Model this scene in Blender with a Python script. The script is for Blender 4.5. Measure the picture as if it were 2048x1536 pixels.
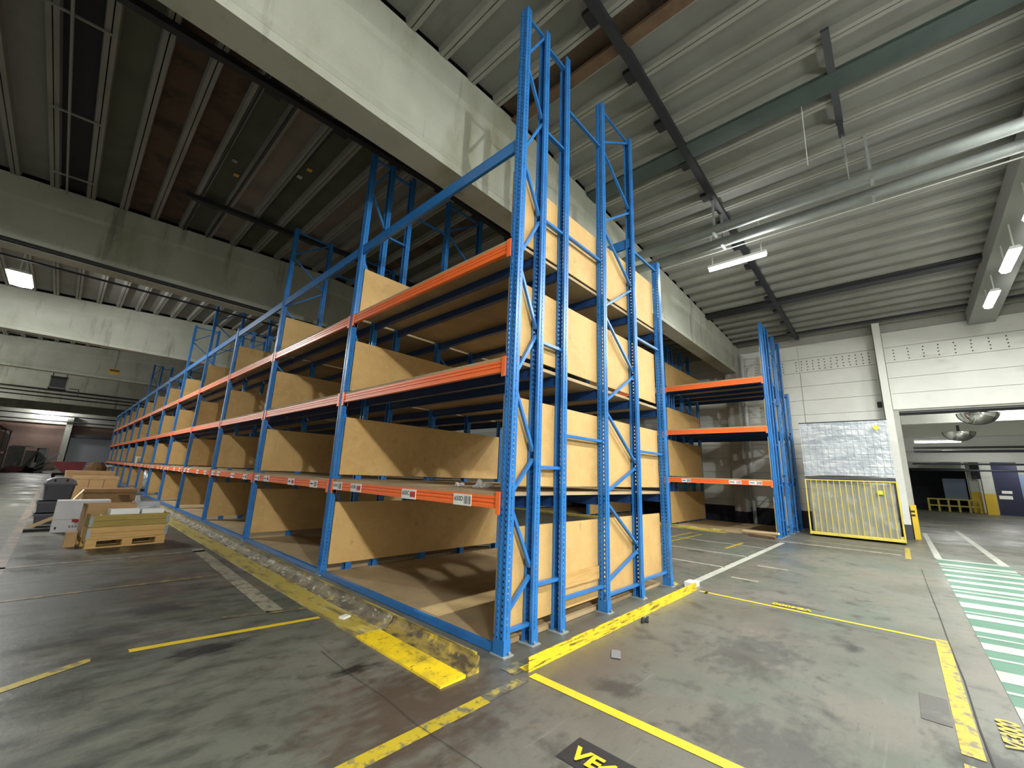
import bpy, bmesh, math, random
from mathutils import Vector, Matrix
random.seed(7)
for o in list(bpy.data.objects): bpy.data.objects.remove(o, do_unlink=True)
S = bpy.context.scene
COL = S.collection

# ------------------------------------------------------------------ camera, world, exposure
cam_d = bpy.data.cameras.new('camera')
cam_d.sensor_fit = 'HORIZONTAL'; cam_d.sensor_width = 36.0; cam_d.lens = 14.4275
cam_d.clip_start = 0.05; cam_d.clip_end = 300
cam = bpy.data.objects.new('camera', cam_d); COL.objects.link(cam)
cam.matrix_world = Matrix(((0.675513, -0.184869, -0.713796, -2.890),
                           (-0.736347, -0.118711, -0.666109, -2.619),
                           (0.038408, 0.975567, -0.216319, 1.500),
                           (0, 0, 0, 1)))
S.camera = cam
w = bpy.data.worlds.new('world'); S.world = w; w.use_nodes = True
w.node_tree.nodes['Background'].inputs[0].default_value = (0.75, 0.8, 0.78, 1)
w.node_tree.nodes['Background'].inputs[1].default_value = 0.02
S.view_settings.view_transform = 'Standard'; S.view_settings.look = 'None'
S.view_settings.gamma = 1.0; S.view_settings.use_curve_mapping = False
S.view_settings.exposure = 0.0
LAMP_COLOR = (0.99, 1.0, 0.96)
# lamp positions: (x, y, z, length axis, power, length)
TRUNK_Y, TRUNK_Z = -4.97, 6.45
TRUNK_LAMPS = [(-3.9, 150, 220), (0.3, 80, 45), (2.8, 180, 60), (5.3, 310, 60), (7.8, 420, 60), (10.3, 270, 45), (12.85, 90, 22)]   # x, downward power, all-round power
AISLE_LAMPS = [(-3.6, -9.8, 5.85, 2900), (-4.62, 15.7, 6.55, 950), (-8.6, 25.5, 6.3, 750), (-8.6, 35.5, 6.3, 700), (-8.6, 45.0, 6.3, 700), (-4.4, 66.4, 7.0, 450)]  # first one is an unseen lamp added to brighten the rack bays

# ------------------------------------------------------------------ materials
def srgb(r, g, b):
    f = lambda c: (c / 255) / 12.92 if c / 255 <= 0.04045 else (((c / 255) + 0.055) / 1.055) ** 2.4
    return (f(r), f(g), f(b))
MATS = {}
def mk(name, base, rough=0.6, metal=0.0, over=(), stains=(), bump=None, stretch=(1, 1, 1), spec=0.5, rough_over=None, emit=None, estr=0, wave=None):
    """Principled material; `over` = overlays (colour, noise scale, low, high, strength[, stretch])."""
    if name in MATS: return MATS[name]
    m = bpy.data.materials.new(name); m.use_nodes = True
    nt = m.node_tree; N = nt.nodes; L = nt.links
    p = N['Principled BSDF']
    p.inputs['Roughness'].default_value = rough; p.inputs['Metallic'].default_value = metal
    p.inputs['Specular IOR Level'].default_value = spec
    p.inputs['Base Color'].default_value = (*base, 1)
    geo = N.new('ShaderNodeNewGeometry')
    def coords(st):
        v = N.new('ShaderNodeVectorMath'); v.operation = 'MULTIPLY'
        L.new(geo.outputs['Position'], v.inputs[0]); v.inputs[1].default_value = st
        return v.outputs[0]
    def noise(scale, st, detail=4, off=0.0):
        n = N.new('ShaderNodeTexNoise'); n.inputs['Scale'].default_value = scale; n.inputs['Detail'].default_value = detail
        n.inputs['Roughness'].default_value = 0.6
        a = N.new('ShaderNodeVectorMath'); a.operation = 'ADD'; a.inputs[1].default_value = (off, off * 1.7, off * 0.6)
        L.new(coords(st), a.inputs[0]); L.new(a.outputs[0], n.inputs['Vector'])
        return n.outputs['Fac']
    cur = None
    for i, ov in enumerate(over):
        c, sc, lo, hi, amt = ov[:5]; st = ov[5] if len(ov) > 5 else stretch
        f = noise(sc, st, 5, 13.7 * (i + 1) + len(name))
        mr = N.new('ShaderNodeMapRange'); mr.inputs[1].default_value = lo; mr.inputs[2].default_value = hi
        mr.inputs[3].default_value = 0; mr.inputs[4].default_value = amt
        L.new(f, mr.inputs[0])
        mx = N.new('ShaderNodeMix'); mx.data_type = 'RGBA'
        L.new(mr.outputs[0], mx.inputs[0])
        if cur is None: mx.inputs[6].default_value = (*base, 1)
        else: L.new(cur, mx.inputs[6])
        mx.inputs[7].default_value = (*c, 1)
        cur = mx.outputs[2]
    for i, (cx, cy, rx, ry, c, amt) in enumerate(stains):
        a = N.new('ShaderNodeVectorMath'); a.operation = 'SUBTRACT'; a.inputs[1].default_value = (cx, cy, 0); L.new(geo.outputs['Position'], a.inputs[0])
        b = N.new('ShaderNodeVectorMath'); b.operation = 'DIVIDE'; b.inputs[1].default_value = (rx, ry, 1); L.new(a.outputs[0], b.inputs[0])
        ln = N.new('ShaderNodeVectorMath'); ln.operation = 'LENGTH'; L.new(b.outputs[0], ln.inputs[0])
        f = noise(4.5 if max(rx, ry) > 1 else 9, (0.7, 1.4, 1), 6, 5.1 * (i + 1))
        sm = N.new('ShaderNodeMath'); sm.operation = 'MULTIPLY_ADD'; L.new(f, sm.inputs[0]); sm.inputs[1].default_value = 2.2; sm.inputs[2].default_value = -1.1
        ad = N.new('ShaderNodeMath'); ad.operation = 'ADD'; L.new(ln.outputs[1], ad.inputs[0]); L.new(sm.outputs[0], ad.inputs[1])
        mr = N.new('ShaderNodeMapRange'); mr.inputs[1].default_value = 1.0; mr.inputs[2].default_value = 0.35; mr.inputs[3].default_value = 0; mr.inputs[4].default_value = amt
        L.new(ad.outputs[0], mr.inputs[0])
        mx = N.new('ShaderNodeMix'); mx.data_type = 'RGBA'; L.new(mr.outputs[0], mx.inputs[0]); L.new(cur, mx.inputs[6]); mx.inputs[7].default_value = (*c, 1); cur = mx.outputs[2]
    if cur is not None: L.new(cur, p.inputs['Base Color'])
    if rough_over:
        sc, lo, hi, st = rough_over
        f = noise(sc, st, 4, 3.3)
        mr = N.new('ShaderNodeMapRange'); mr.inputs[1].default_value = 0.35; mr.inputs[2].default_value = 0.65
        mr.inputs[3].default_value = lo; mr.inputs[4].default_value = hi
        L.new(f, mr.inputs[0]); L.new(mr.outputs[0], p.inputs['Roughness'])
    if bump:
        sc, strength = bump[:2]; st = bump[2] if len(bump) > 2 else stretch
        f = noise(sc, st, 5, 7.1)
        b = N.new('ShaderNodeBump'); b.inputs['Strength'].default_value = strength; b.inputs['Distance'].default_value = 0.02
        L.new(f, b.inputs['Height']); L.new(b.outputs[0], p.inputs['Normal'])
    if emit:
        p.inputs['Emission Color'].default_value = (*emit, 1); p.inputs['Emission Strength'].default_value = estr
    MATS[name] = m
    return m

FL = srgb(100, 100, 90)
FLOOR_OVER = [(srgb(88, 96, 85), 0.55, 0.42, 0.60, 0.8), (srgb(112, 105, 96), 0.8, 0.48, 0.64, 0.65), (srgb(78, 72, 65), 0.33, 0.5, 0.66, 0.65),
              (srgb(38, 37, 36), 2.3, 0.57, 0.72, 0.7, (1.0, 1.2, 1)), (srgb(44, 42, 40), 7.0, 0.58, 0.72, 0.6, (1.0, 1.2, 1)), (srgb(52, 50, 47), 18.0, 0.62, 0.72, 0.45, (0.3, 1.6, 1)), (srgb(122, 118, 108), 45, 0.64, 0.8, 0.4), (srgb(74, 72, 66), 110, 0.54, 0.7, 0.4), (srgb(128, 125, 115), 9, 0.66, 0.72, 0.35, (0.15, 3, 1)), (srgb(60, 58, 54), 7, 0.66, 0.72, 0.5, (2.6, 0.2, 1))]
# broad darker aisle area first, then oil and tyre stains, each with its place: (x, y, rx, ry, colour, strength)
STAINS_AND_TONES = [(-4.9, 4.4, 4.4, 6.4, srgb(44, 46, 40), .92), (1.7, -1.45, .75, .45, srgb(58, 58, 56), .65), (-1.05, .62, .22, .10, srgb(24, 24, 25), .95), (-1.75, 1.75, .30, .16, srgb(20, 20, 22), .95), (-1.9, 3.2, .35, .25, srgb(26, 26, 27), .9),
          (-2.35, 2.75, .3, .22, srgb(34, 34, 34), .8), (-1.0, -.15, .8, .7, srgb(74, 62, 52), .9), (.35, -.55, .8, .4, srgb(92, 82, 72), .8), (3.0, -1.2, .8, .6, srgb(98, 96, 86), .7), (.25, -1.9, .5, .5, srgb(60, 58, 55), .7),
          (1.0, -2.85, .35, .3, srgb(34, 34, 32), .85), (.2, -.9, .16, .22, srgb(52, 46, 42), .8), (2.6, -2.1, .15, .1, srgb(34, 34, 34), .8), (-1.3, 7.2, 1.0, .5, srgb(48, 42, 38), .8), (-2.4, 4.0, .9, 1.2, srgb(60, 62, 56), .7)]
mk('concrete_floor', FL, 0.42, over=FLOOR_OVER, stains=STAINS_AND_TONES, bump=(30, 0.06), rough_over=(1.3, 0.3, 0.55, (1, 1, 1)))
def paint(name, col, wear, wscale=14, rough=0.42):
    lo = 0.72 - wear * 0.45
    return mk(name, col, rough, over=[(tuple(c * 0.72 for c in col), 3.0, 0.45, 0.7, 0.6), (FL, wscale, lo, lo + 0.10, 0.9), (srgb(70, 66, 58), wscale * 2.2, lo + 0.05, lo + 0.18, 0.7)], bump=(30, 0.05))
YEL = srgb(236, 205, 48)
paint('paint_yellow', srgb(228, 196, 40), 0.08); paint('paint_yellow_worn', srgb(182, 160, 46), 0.45, 11); paint('paint_yellow_faint', srgb(165, 150, 75), 0.7, 9)
paint('paint_white', srgb(180, 182, 170), 0.25, 9); paint('paint_white_worn', srgb(160, 156, 136), 0.48, 9)
paint('paint_pink_worn', srgb(165, 140, 125), 0.65, 6); paint('paint_green', srgb(58, 108, 86), 0.14, 5, 0.42); paint('paint_zebra', srgb(156, 164, 152), 0.2, 6, 0.42)
paint('paint_black', srgb(38, 38, 40), 0.2, 10); paint('paint_dark_patch', srgb(84, 82, 78), 0.3, 5)
mk('crack', srgb(52, 50, 46), 0.9)
BLUE = srgb(46, 118, 188)
mk('blue_steel', BLUE, 0.33, over=[(srgb(38, 94, 156), 4, 0.45, 0.7, 0.6), (srgb(120, 150, 180), 55, 0.70, 0.78, 0.6, (1, 1, 0.3))], bump=(60, 0.03))
mk('blue_dark', srgb(28, 66, 118), 0.45, over=[(srgb(20, 44, 84), 3, 0.4, 0.7, 0.6)])
ORA = srgb(252, 118, 54)
mk('orange_steel', ORA, 0.36, over=[(srgb(240, 104, 46), 2.5, 0.45, 0.7, 0.5), (srgb(90, 50, 35), 40, 0.70, 0.8, 0.6)], bump=(60, 0.03))
BRD = srgb(204, 168, 108)
mk('chipboard', BRD, 0.62, over=[(srgb(186, 149, 92), 1.6, 0.42, 0.66, 0.7), (srgb(214, 182, 126), 9, 0.5, 0.7, 0.4), (srgb(120, 84, 44), 5, 0.64, 0.8, 0.5, (1, 1, 1)), (srgb(104, 74, 42), 9, 0.66, 0.74, 0.5, (1.6, 1, 0.35)), (srgb(160, 118, 64), 150, 0.5, 0.66, 0.45)], bump=(150, 0.05))
mk('chipboard_dusty', srgb(180, 156, 118), 0.7, over=[(srgb(152, 130, 98), 1.2, 0.42, 0.66, 0.8), (srgb(148, 136, 116), 2.2, 0.5, 0.7, 0.6), (srgb(96, 76, 52), 3.0, 0.62, 0.76, 0.5, (1, 3, 1)), (srgb(150, 118, 72), 120, 0.5, 0.7, 0.3)])
mk('chipboard_pale', srgb(196, 170, 124), 0.7, over=[(srgb(170, 142, 98), 2, 0.45, 0.68, 0.7)])
mk('plain_concrete', srgb(180, 182, 170), 0.8, over=[(srgb(158, 160, 146), 0.7, 0.42, 0.66, 0.7), (srgb(136, 136, 104), 0.9, 0.52, 0.70, 0.7, (1, 1, 0.35)), (srgb(96, 92, 78), 1.6, 0.58, 0.76, 0.7, (2.2, 1, 0.25)), (srgb(190, 190, 178), 30, 0.55, 0.75, 0.3)], bump=(25, 0.12))
mk('panel_rib', srgb(148, 148, 142), 0.8, over=[(srgb(130, 130, 118), 0.9, 0.42, 0.66, 0.7), (srgb(96, 90, 76), 2.4, 0.62, 0.8, 0.5, (1, 0.4, 1))])  # ribs toned paler than the plates: light caught on them put into colour
mk('panel_grey', srgb(132, 132, 128), 0.8, over=[(srgb(116, 116, 111), 0.8, 0.42, 0.66, 0.7), (srgb(84, 80, 66), 1.8, 0.62, 0.8, 0.5, (1, 0.4, 1))])
mk('panel_pink', srgb(138, 126, 116), 0.8, over=[(srgb(112, 104, 98), 0.9, 0.42, 0.66, 0.7)])
mk('panel_green', srgb(92, 96, 82), 0.8, over=[(srgb(74, 78, 68), 0.9, 0.42, 0.66, 0.7)])
mk('panel_brown', srgb(92, 74, 60), 0.9, over=[(srgb(58, 47, 40), 1.1, 0.45, 0.62, 0.9, (1, 1.5, 1)), (srgb(108, 88, 72), 3, 0.55, 0.7, 0.6)])
mk('panel_dark', srgb(38, 38, 44), 0.8)
mk('wall_white', srgb(224, 225, 218), 0.75, over=[(srgb(208, 210, 202), 0.6, 0.42, 0.66, 0.7), (srgb(168, 164, 146), 1.2, 0.6, 0.8, 0.6, (1, 0.6, 2)), (srgb(110, 106, 94), 9, 0.7, 0.8, 0.5)], bump=(20, 0.05))
mk('wall_dirty', srgb(176, 176, 168), 0.8, over=[(srgb(150, 148, 140), 0.6, 0.42, 0.66, 0.7), (srgb(110, 106, 96), 1.2, 0.6, 0.8, 0.6, (1, 1, 0.4))])
mk('wall_brown', srgb(120, 98, 88), 0.85, over=[(srgb(96, 78, 72), 0.5, 0.42, 0.66, 0.8), (srgb(140, 122, 112), 6, 0.5, 0.7, 0.5, (0.3, 0.3, 4))])
mk('navy', srgb(28, 32, 48), 0.6, over=[(srgb(20, 22, 32), 2, 0.4, 0.7, 0.6)])
mk('black_steel', srgb(34, 36, 42), 0.55); mk('dark_grey', srgb(64, 66, 72), 0.6)
mk('teal_metal', srgb(66, 80, 78), 0.5, over=[(srgb(48, 60, 60), 2, 0.4, 0.7, 0.7)])
mk('galvanised', srgb(158, 164, 162), 0.5, 0.1, over=[(srgb(134, 140, 138), 3, 0.4, 0.7, 0.7)])
mk('grey_panel', srgb(150, 152, 148), 0.7); mk('wood_rust', srgb(108, 84, 62), 0.8, over=[(srgb(76, 58, 44), 3, 0.4, 0.7, 0.8)])
mk('wood', srgb(198, 160, 98), 0.7, over=[(srgb(168, 126, 70), 5, 0.4, 0.7, 0.7, (0.4, 2, 6)), (srgb(120, 84, 44), 14, 0.66, 0.76, 0.6)], bump=(40, 0.08))
mk('wood_green', srgb(164, 142, 72), 0.75, over=[(srgb(128, 108, 52), 5, 0.4, 0.7, 0.7, (0.4, 2, 6)), (srgb(90, 74, 36), 14, 0.64, 0.76, 0.6)])
mk('wood_pale', srgb(222, 196, 150), 0.7)
mk('card', srgb(176, 142, 98), 0.8, over=[(srgb(150, 118, 78), 2, 0.42, 0.68, 0.6)]); mk('card_dark', srgb(132, 100, 64), 0.8, over=[(srgb(104, 78, 50), 2, 0.42, 0.68, 0.6)])
mk('tape', srgb(110, 82, 52), 0.5)
mk('white_card', srgb(206, 206, 208), 0.7, over=[(srgb(184, 184, 188), 2, 0.42, 0.68, 0.6)]); mk('white_paper', srgb(232, 232, 230), 0.6); mk('ink', srgb(30, 30, 32), 0.6)
mk('ink_grey', srgb(120, 120, 122), 0.6); mk('grid_wire', srgb(158, 164, 170), 0.5); mk('scrap_grey', srgb(122, 126, 126), 0.6, over=[(srgb(88, 90, 90), 2, 0.4, 0.7, 0.7)]); mk('red_ink', srgb(200, 44, 44), 0.5); mk('bin_grey', srgb(74, 74, 84), 0.5, over=[(srgb(60, 60, 70), 3, 0.4, 0.7, 0.6)])
mk('bin_lid', srgb(104, 104, 110), 0.5)
mk('red_paint', srgb(132, 26, 38), 0.5, over=[(srgb(90, 20, 30), 2, 0.4, 0.7, 0.7)])
mk('yellow_steel', srgb(232, 200, 40), 0.45, over=[(srgb(198, 168, 30), 3, 0.45, 0.7, 0.7), (srgb(96, 84, 40), 7, 0.54, 0.62, 0.9, (0.7, 3, 7)), (srgb(60, 54, 40), 22, 0.58, 0.66, 0.7, (0.5, 3, 3))], bump=(20, 0.2))
mk('yellow_worn', srgb(176, 158, 70), 0.6, over=[(srgb(112, 98, 70), 3, 0.5, 0.62, 0.85, (3, 0.6, 3)), (srgb(190, 186, 160), 7, 0.58, 0.7, 0.6, (3, 0.8, 3)), (srgb(78, 70, 58), 12, 0.6, 0.72, 0.7)], bump=(16, 0.3))
mk('rail_dirty', srgb(126, 116, 92), 0.7, over=[(srgb(80, 72, 60), 4, 0.45, 0.6, 0.9, (2, 0.8, 2)), (srgb(196, 192, 172), 9, 0.56, 0.64, 0.85, (2, 0.9, 2)), (srgb(168, 150, 70), 5, 0.58, 0.68, 0.8)], bump=(16, 0.3))
mk('yellow_bright', srgb(240, 206, 36), 0.45, over=[(srgb(190, 164, 50), 4, 0.45, 0.62, 0.75), (srgb(110, 92, 50), 8, 0.58, 0.7, 0.75), (srgb(60, 54, 40), 24, 0.60, 0.70, 0.7)], bump=(18, 0.15))
mk('yellow_scuffed', srgb(150, 130, 62), 0.6, over=[(srgb(70, 60, 48), 6, 0.44, 0.6, 0.95, (2, 1, 2)), (srgb(226, 194, 44), 4, 0.55, 0.66, 0.9)])
mk('yellow_plain', srgb(226, 190, 44), 0.5); mk('yellow_bar', srgb(212, 196, 84), 0.5, over=[(srgb(180, 160, 70), 4, 0.45, 0.7, 0.6)])
mk('lamp_glow', (1, 1, 1), 0.5, emit=(1.0, 0.98, 0.93), estr=26)
mk('lamp_body', srgb(210, 212, 208), 0.5)
mk('mirror', (0.72, 0.73, 0.72), 0.06, 1.0); mk('rubber', srgb(24, 24, 26), 0.8)
mk('door_blue', srgb(126, 146, 176), 0.5); mk('navy_panel', srgb(34, 36, 66), 0.6); mk('shutter_grey', srgb(150, 152, 160), 0.5, 0.2)
mk('foam_white', srgb(236, 236, 230), 0.8); mk('sign_yellow', srgb(218, 172, 60), 0.6); mk('sticker_lime', srgb(196, 200, 70), 0.6)
mk('wrapped_grey', srgb(150, 148, 128), 0.45, over=[(srgb(122, 122, 112), 1.4, 0.42, 0.66, 0.8)])
mk('silver_film', srgb(196, 202, 206), 0.28, 0.25, over=[(srgb(150, 158, 166), 2.2, 0.42, 0.62, 0.85, (1, 1, 3)), (srgb(230, 232, 232), 4, 0.52, 0.64, 0.9, (1, 0.4, 5)), (srgb(132, 140, 150), 10, 0.55, 0.68, 0.6, (1, 5, 0.4))], bump=(4, 0.12, (1, 0.35, 4)))
def film_mat():
    m = bpy.data.materials.new('clear_film'); m.use_nodes = True
    nt = m.node_tree; N = nt.nodes; L = nt.links; N.clear()
    out = N.new('ShaderNodeOutputMaterial'); mix = N.new('ShaderNodeMixShader'); tr = N.new('ShaderNodeBsdfTransparent'); gl = N.new('ShaderNodeBsdfPrincipled')
    gl.inputs['Base Color'].default_value = (0.85, 0.86, 0.82, 1); gl.inputs['Roughness'].default_value = 0.15
    nz = N.new('ShaderNodeTexNoise'); nz.inputs['Scale'].default_value = 3; nz.inputs['Detail'].default_value = 6
    g = N.new('ShaderNodeNewGeometry'); L.new(g.outputs['Position'], nz.inputs['Vector'])
    b = N.new('ShaderNodeBump'); b.inputs['Strength'].default_value = 0.6; b.inputs['Distance'].default_value = 0.1
    L.new(nz.outputs['Fac'], b.inputs['Height']); L.new(b.outputs[0], gl.inputs['Normal'])
    mr = N.new('ShaderNodeMapRange'); mr.inputs[1].default_value = 0.5; mr.inputs[2].default_value = 0.72; mr.inputs[3].default_value = 0.08; mr.inputs[4].default_value = 0.35
    L.new(nz.outputs['Fac'], mr.inputs[0]); L.new(mr.outputs[0], mix.inputs[0])
    L.new(tr.outputs[0], mix.inputs[1]); L.new(gl.outputs[0], mix.inputs[2]); L.new(mix.outputs[0], out.inputs[0])
    MATS['clear_film'] = m
film_mat()

# ------------------------------------------------------------------ mesh helpers
class MB:
    def __init__(s): s.v = []; s.f = []; s.m = []
    def add(s, vs, fs, mi=0):
        b = len(s.v); s.v += [tuple(p) for p in vs]
        for f in fs: s.f.append([b + i for i in f]); s.m.append(mi)
        return s
    def box(s, x0, x1, y0, y1, z0, z1, mi=0):
        vs = [(x0, y0, z0), (x1, y0, z0), (x1, y1, z0), (x0, y1, z0), (x0, y0, z1), (x1, y0, z1), (x1, y1, z1), (x0, y1, z1)]
        return s.add(vs, [(0, 3, 2, 1), (4, 5, 6, 7), (0, 1, 5, 4), (1, 2, 6, 5), (2, 3, 7, 6), (3, 0, 4, 7)], mi)
    def bar(s, p, q, wd, ht, up=(0, 0, 1), mi=0):
        p, q, up = Vector(p), Vector(q), Vector(up); d = (q - p).normalized()
        sd = d.cross(up)
        if sd.length < 1e-4: sd = d.cross(Vector((1, 0, 0)))
        sd.normalize(); u = sd.cross(d)
        vs = [e + sd * a * wd / 2 + u * b * ht / 2 for e in (p, q) for a, b in ((-1, -1), (1, -1), (1, 1), (-1, 1))]
        return s.add(vs, [(3, 2, 1, 0), (4, 5, 6, 7), (0, 1, 5, 4), (1, 2, 6, 5), (2, 3, 7, 6), (3, 0, 4, 7)], mi)
    def tube(s, pts, r, n=10, mi=0, caps=True):
        pts = [Vector(p) for p in pts]; rings = []
        for i, p in enumerate(pts):
            d = (pts[min(i + 1, len(pts) - 1)] - pts[max(i - 1, 0)]).normalized()
            a = d.cross(Vector((0, 0, 1)))
            if a.length < 1e-3: a = d.cross(Vector((1, 0, 0)))
            a.normalize(); b = a.cross(d)
            rr = r[i] if isinstance(r, (list, tuple)) else r
            rings.append([p + (a * math.cos(t) + b * math.sin(t)) * rr for t in [2 * math.pi * k / n for k in range(n)]])
        vs = [v for ring in rings for v in ring]; fs = []
        for i in range(len(rings) - 1):
            for k in range(n): fs.append((i * n + k, i * n + (k + 1) % n, (i + 1) * n + (k + 1) % n, (i + 1) * n + k))
        if caps: fs += [tuple(reversed(range(n))), tuple(range((len(rings) - 1) * n, len(rings) * n))]
        return s.add(vs, fs, mi)
    def prism(s, poly, axis, a, b, mi=0):
        """polygon extruded along axis 'x','y','z' from a to b; poly gives the other two coords in order."""
        def P(u, v, t): return {'x': (t, u, v), 'y': (u, t, v), 'z': (u, v, t)}[axis]
        n = len(poly); vs = [P(u, v, a) for u, v in poly] + [P(u, v, b) for u, v in poly]
        fs = [tuple(range(n)), tuple(reversed(range(n, 2 * n)))] + [(k, (k + 1) % n, n + (k + 1) % n, n + k) for k in range(n)]
        return s.add(vs, fs, mi)
    def quad(s, *pts, mi=0): return s.add(pts, [tuple(range(len(pts)))], mi)
    def mesh(s, name, mats):
        me = bpy.data.meshes.new(name); me.from_pydata(s.v, [], s.f)
        for m in (mats if isinstance(mats, (list, tuple)) else [mats]): me.materials.append(MATS[m])
        for p, i in zip(me.polygons, s.m): p.material_index = i
        bm = bmesh.new(); bm.from_mesh(me); bmesh.ops.recalc_face_normals(bm, faces=bm.faces); bm.to_mesh(me); bm.free()
        return me
def link(name, me, parent=None, loc=(0, 0, 0), rot=None, smooth=False):
    o = bpy.data.objects.new(name, me); COL.objects.link(o); o.location = loc
    if rot: o.rotation_euler = rot
    if parent: o.parent = parent
    if smooth:
        for p in me.polygons: p.use_smooth = True
    return o
def tag(o, label=None, cat=None, group=None, kind=None):
    if label: o['label'] = label
    if cat: o['category'] = cat
    if group: o['group'] = group
    if kind: o['kind'] = kind
    return o
def part(name, mb, mats, parent, loc=(0, 0, 0), rot=None, smooth=False):
    return link(name, mb.mesh(name, mats), parent, loc, rot, smooth)
def single(name, mb, mats, label, cat, group=None, smooth=False, kind=None):
    """a one-mesh thing built in world coordinates, origin moved to the middle of its base"""
    xs, ys, zs = zip(*mb.v); c = ((min(xs) + max(xs)) / 2, (min(ys) + max(ys)) / 2, min(zs))
    mb.v = [(a - c[0], b - c[1], d - c[2]) for a, b, d in mb.v]
    return tag(link(name, mb.mesh(name, mats), None, c, None, smooth), label, cat, group, kind)
def empty(name, loc=(0, 0, 0), rz=0, label=None, cat=None, group=None, kind=None, rot=None):
    o = bpy.data.objects.new(name, None); COL.objects.link(o); o.location = loc; o.rotation_euler = rot or (0, 0, rz)
    return tag(o, label, cat, group, kind)
def structure(name, mb, mats, label=None, parent=None):
    o = link(name, mb.mesh(name, mats), parent)
    if not parent: tag(o, label, kind='structure')
    return o
def text_mesh(txt, size, bold=0.0):
    cu = bpy.data.curves.new('lettering', 'FONT'); cu.body = txt; cu.size = size; cu.offset = bold; cu.fill_mode = 'FRONT'; cu.resolution_u = 3
    o = bpy.data.objects.new('lettering', cu); COL.objects.link(o)
    bpy.context.view_layer.update()
    me = o.evaluated_get(bpy.context.evaluated_depsgraph_get()).to_mesh()
    vs = [tuple(v.co) for v in me.vertices]; fs = [tuple(p.vertices) for p in me.polygons]
    bpy.data.objects.remove(o, do_unlink=True); bpy.data.curves.remove(cu)
    return vs, fs
ORD = ['first', 'second', 'third', 'fourth', 'fifth', 'sixth', 'seventh', 'eighth', 'ninth', 'tenth', 'eleventh', 'twelfth', 'thirteenth', 'fourteenth', 'fifteenth']

# ------------------------------------------------------------------ room shell
XW, XL, YB, YF = 16.25, -13.0, -12.0, 68.0
def zc(x): return 7.95 - 0.05 * abs(x - 2.0)
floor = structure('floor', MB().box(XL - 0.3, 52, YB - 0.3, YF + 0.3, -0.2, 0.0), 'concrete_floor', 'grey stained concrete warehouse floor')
def floor_quad(name, pts, mat, z=0.003):
    return structure(name, MB().quad(*[(x, y, z) for x, y in pts]), mat, parent=floor)
def floor_rect(name, x0, x1, y0, y1, mat, z=0.003): return floor_quad(name, [(x0, y0), (x1, y0), (x1, y1), (x0, y1)], mat, z)
floor_rect('painted_line', -5.0, -0.62, -0.42, -0.315, 'paint_yellow_worn')
floor_rect('painted_line', -0.62, -0.2, -0.405, -0.315, 'paint_yellow_faint')
floor_rect('painted_line', -0.155, -0.07, -6.0, -0.36, 'paint_yellow')
floor_rect('painted_line', 3.555, 3.615, -2.7, -0.36, 'paint_yellow')
floor_rect('painted_line', 1.02, 3.65, -2.80, -2.70, 'paint_yellow_worn')
floor_rect('painted_line', -1.0, 0.90, -2.80, -2.70, 'paint_yellow_worn')
floor_quad('painted_line', [(-3.1, 1.68), (-2.44, 2.04), (-2.44, 2.13), (-3.1, 1.78)], 'paint_yellow_worn')
floor_quad('painted_line', [(-2.22, 2.06), (-0.78, 1.88), (-0.78, 1.95), (-2.22, 2.14)], 'paint_yellow')
floor_quad('painted_line', [(-1.5, 2.48), (-0.75, 2.24), (-0.75, 2.32), (-1.5, 2.56)], 'paint_yellow_faint')
floor_quad('painted_line', [(-1.13, 2.40), (-0.96, 2.40), (-0.84, 6.75), (-1.01, 6.75)], 'paint_white_worn')
floor_rect('painted_line', -3.2, -0.85, 6.40, 6.52, 'paint_pink_worn'); floor_rect('painted_line', -3.1, -1.1, 4.41, 4.48, 'paint_yellow_faint')
floor_rect('painted_line', -3.24, -3.10, 4.5, 44, 'paint_pink_worn')
floor_rect('painted_line', 4.05, 10.7, -0.18, -0.06, 'paint_white')
for x, y1 in ((5.72, 4.5), (7.35, 4.5), (9.07, 4.5)): floor_rect('painted_line', x - 0.03, x + 0.03, -0.08, y1, 'paint_white')
for x0, x1, y in ((7.5, 10.4, 1.86), (8.1, 9.6, 0.57), (8.0, 10.6, 2.2)): floor_rect('painted_line', x0, x1, y - 0.04, y + 0.04, 'paint_yellow_worn', 0.004)
floor_rect('painted_line', 10.9, 11.1, -2.45, 0.0, 'paint_white_worn')
floor_rect('painted_line', 11.9, 12.0, -2.5, -0.4, 'paint_white_worn'); floor_rect('painted_line', 10.4, 12.9, -2.62, -2.52, 'paint_yellow_worn')
floor_rect('painted_line', 4.9, 5.0, -0.8, -0.4, 'paint_white_worn'); floor_rect('painted_line', 6.4, 6.5, -0.95, -0.45, 'paint_white_worn')
floor_rect('painted_line', 11.2, 19.0, -3.14, -3.02, 'paint_white'); floor_rect('painted_line', 11.2, 22.0, -4.14, -4.0, 'paint_white')
floor_rect('painted_walkway', -2.0, 11.2, -4.12, -3.04, 'paint_green')
for a, b in ((10.95, 11.2), (10.05, 10.35), (9.75, 9.85), (9.2, 9.45), (8.5, 8.75), (7.85, 8.12), (7.2, 7.45), (6.9, 7.0), (6.4, 6.7), (5.7, 6.05), (5.35, 5.42), (5.0, 5.25), (4.37, 4.60), (4.1, 4.16), (3.62, 3.88), (3.3, 3.36), (2.66, 2.96), (2.38, 2.44), (1.8, 2.12), (0.9, 1.3), (0.1, 0.5), (-1.0, -0.6)):
    floor_quad('painted_stripe', [(a, -3.04), (b, -3.04), (b + 0.12, -4.12), (a + 0.12, -4.12)], 'paint_zebra', 0.005)
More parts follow.
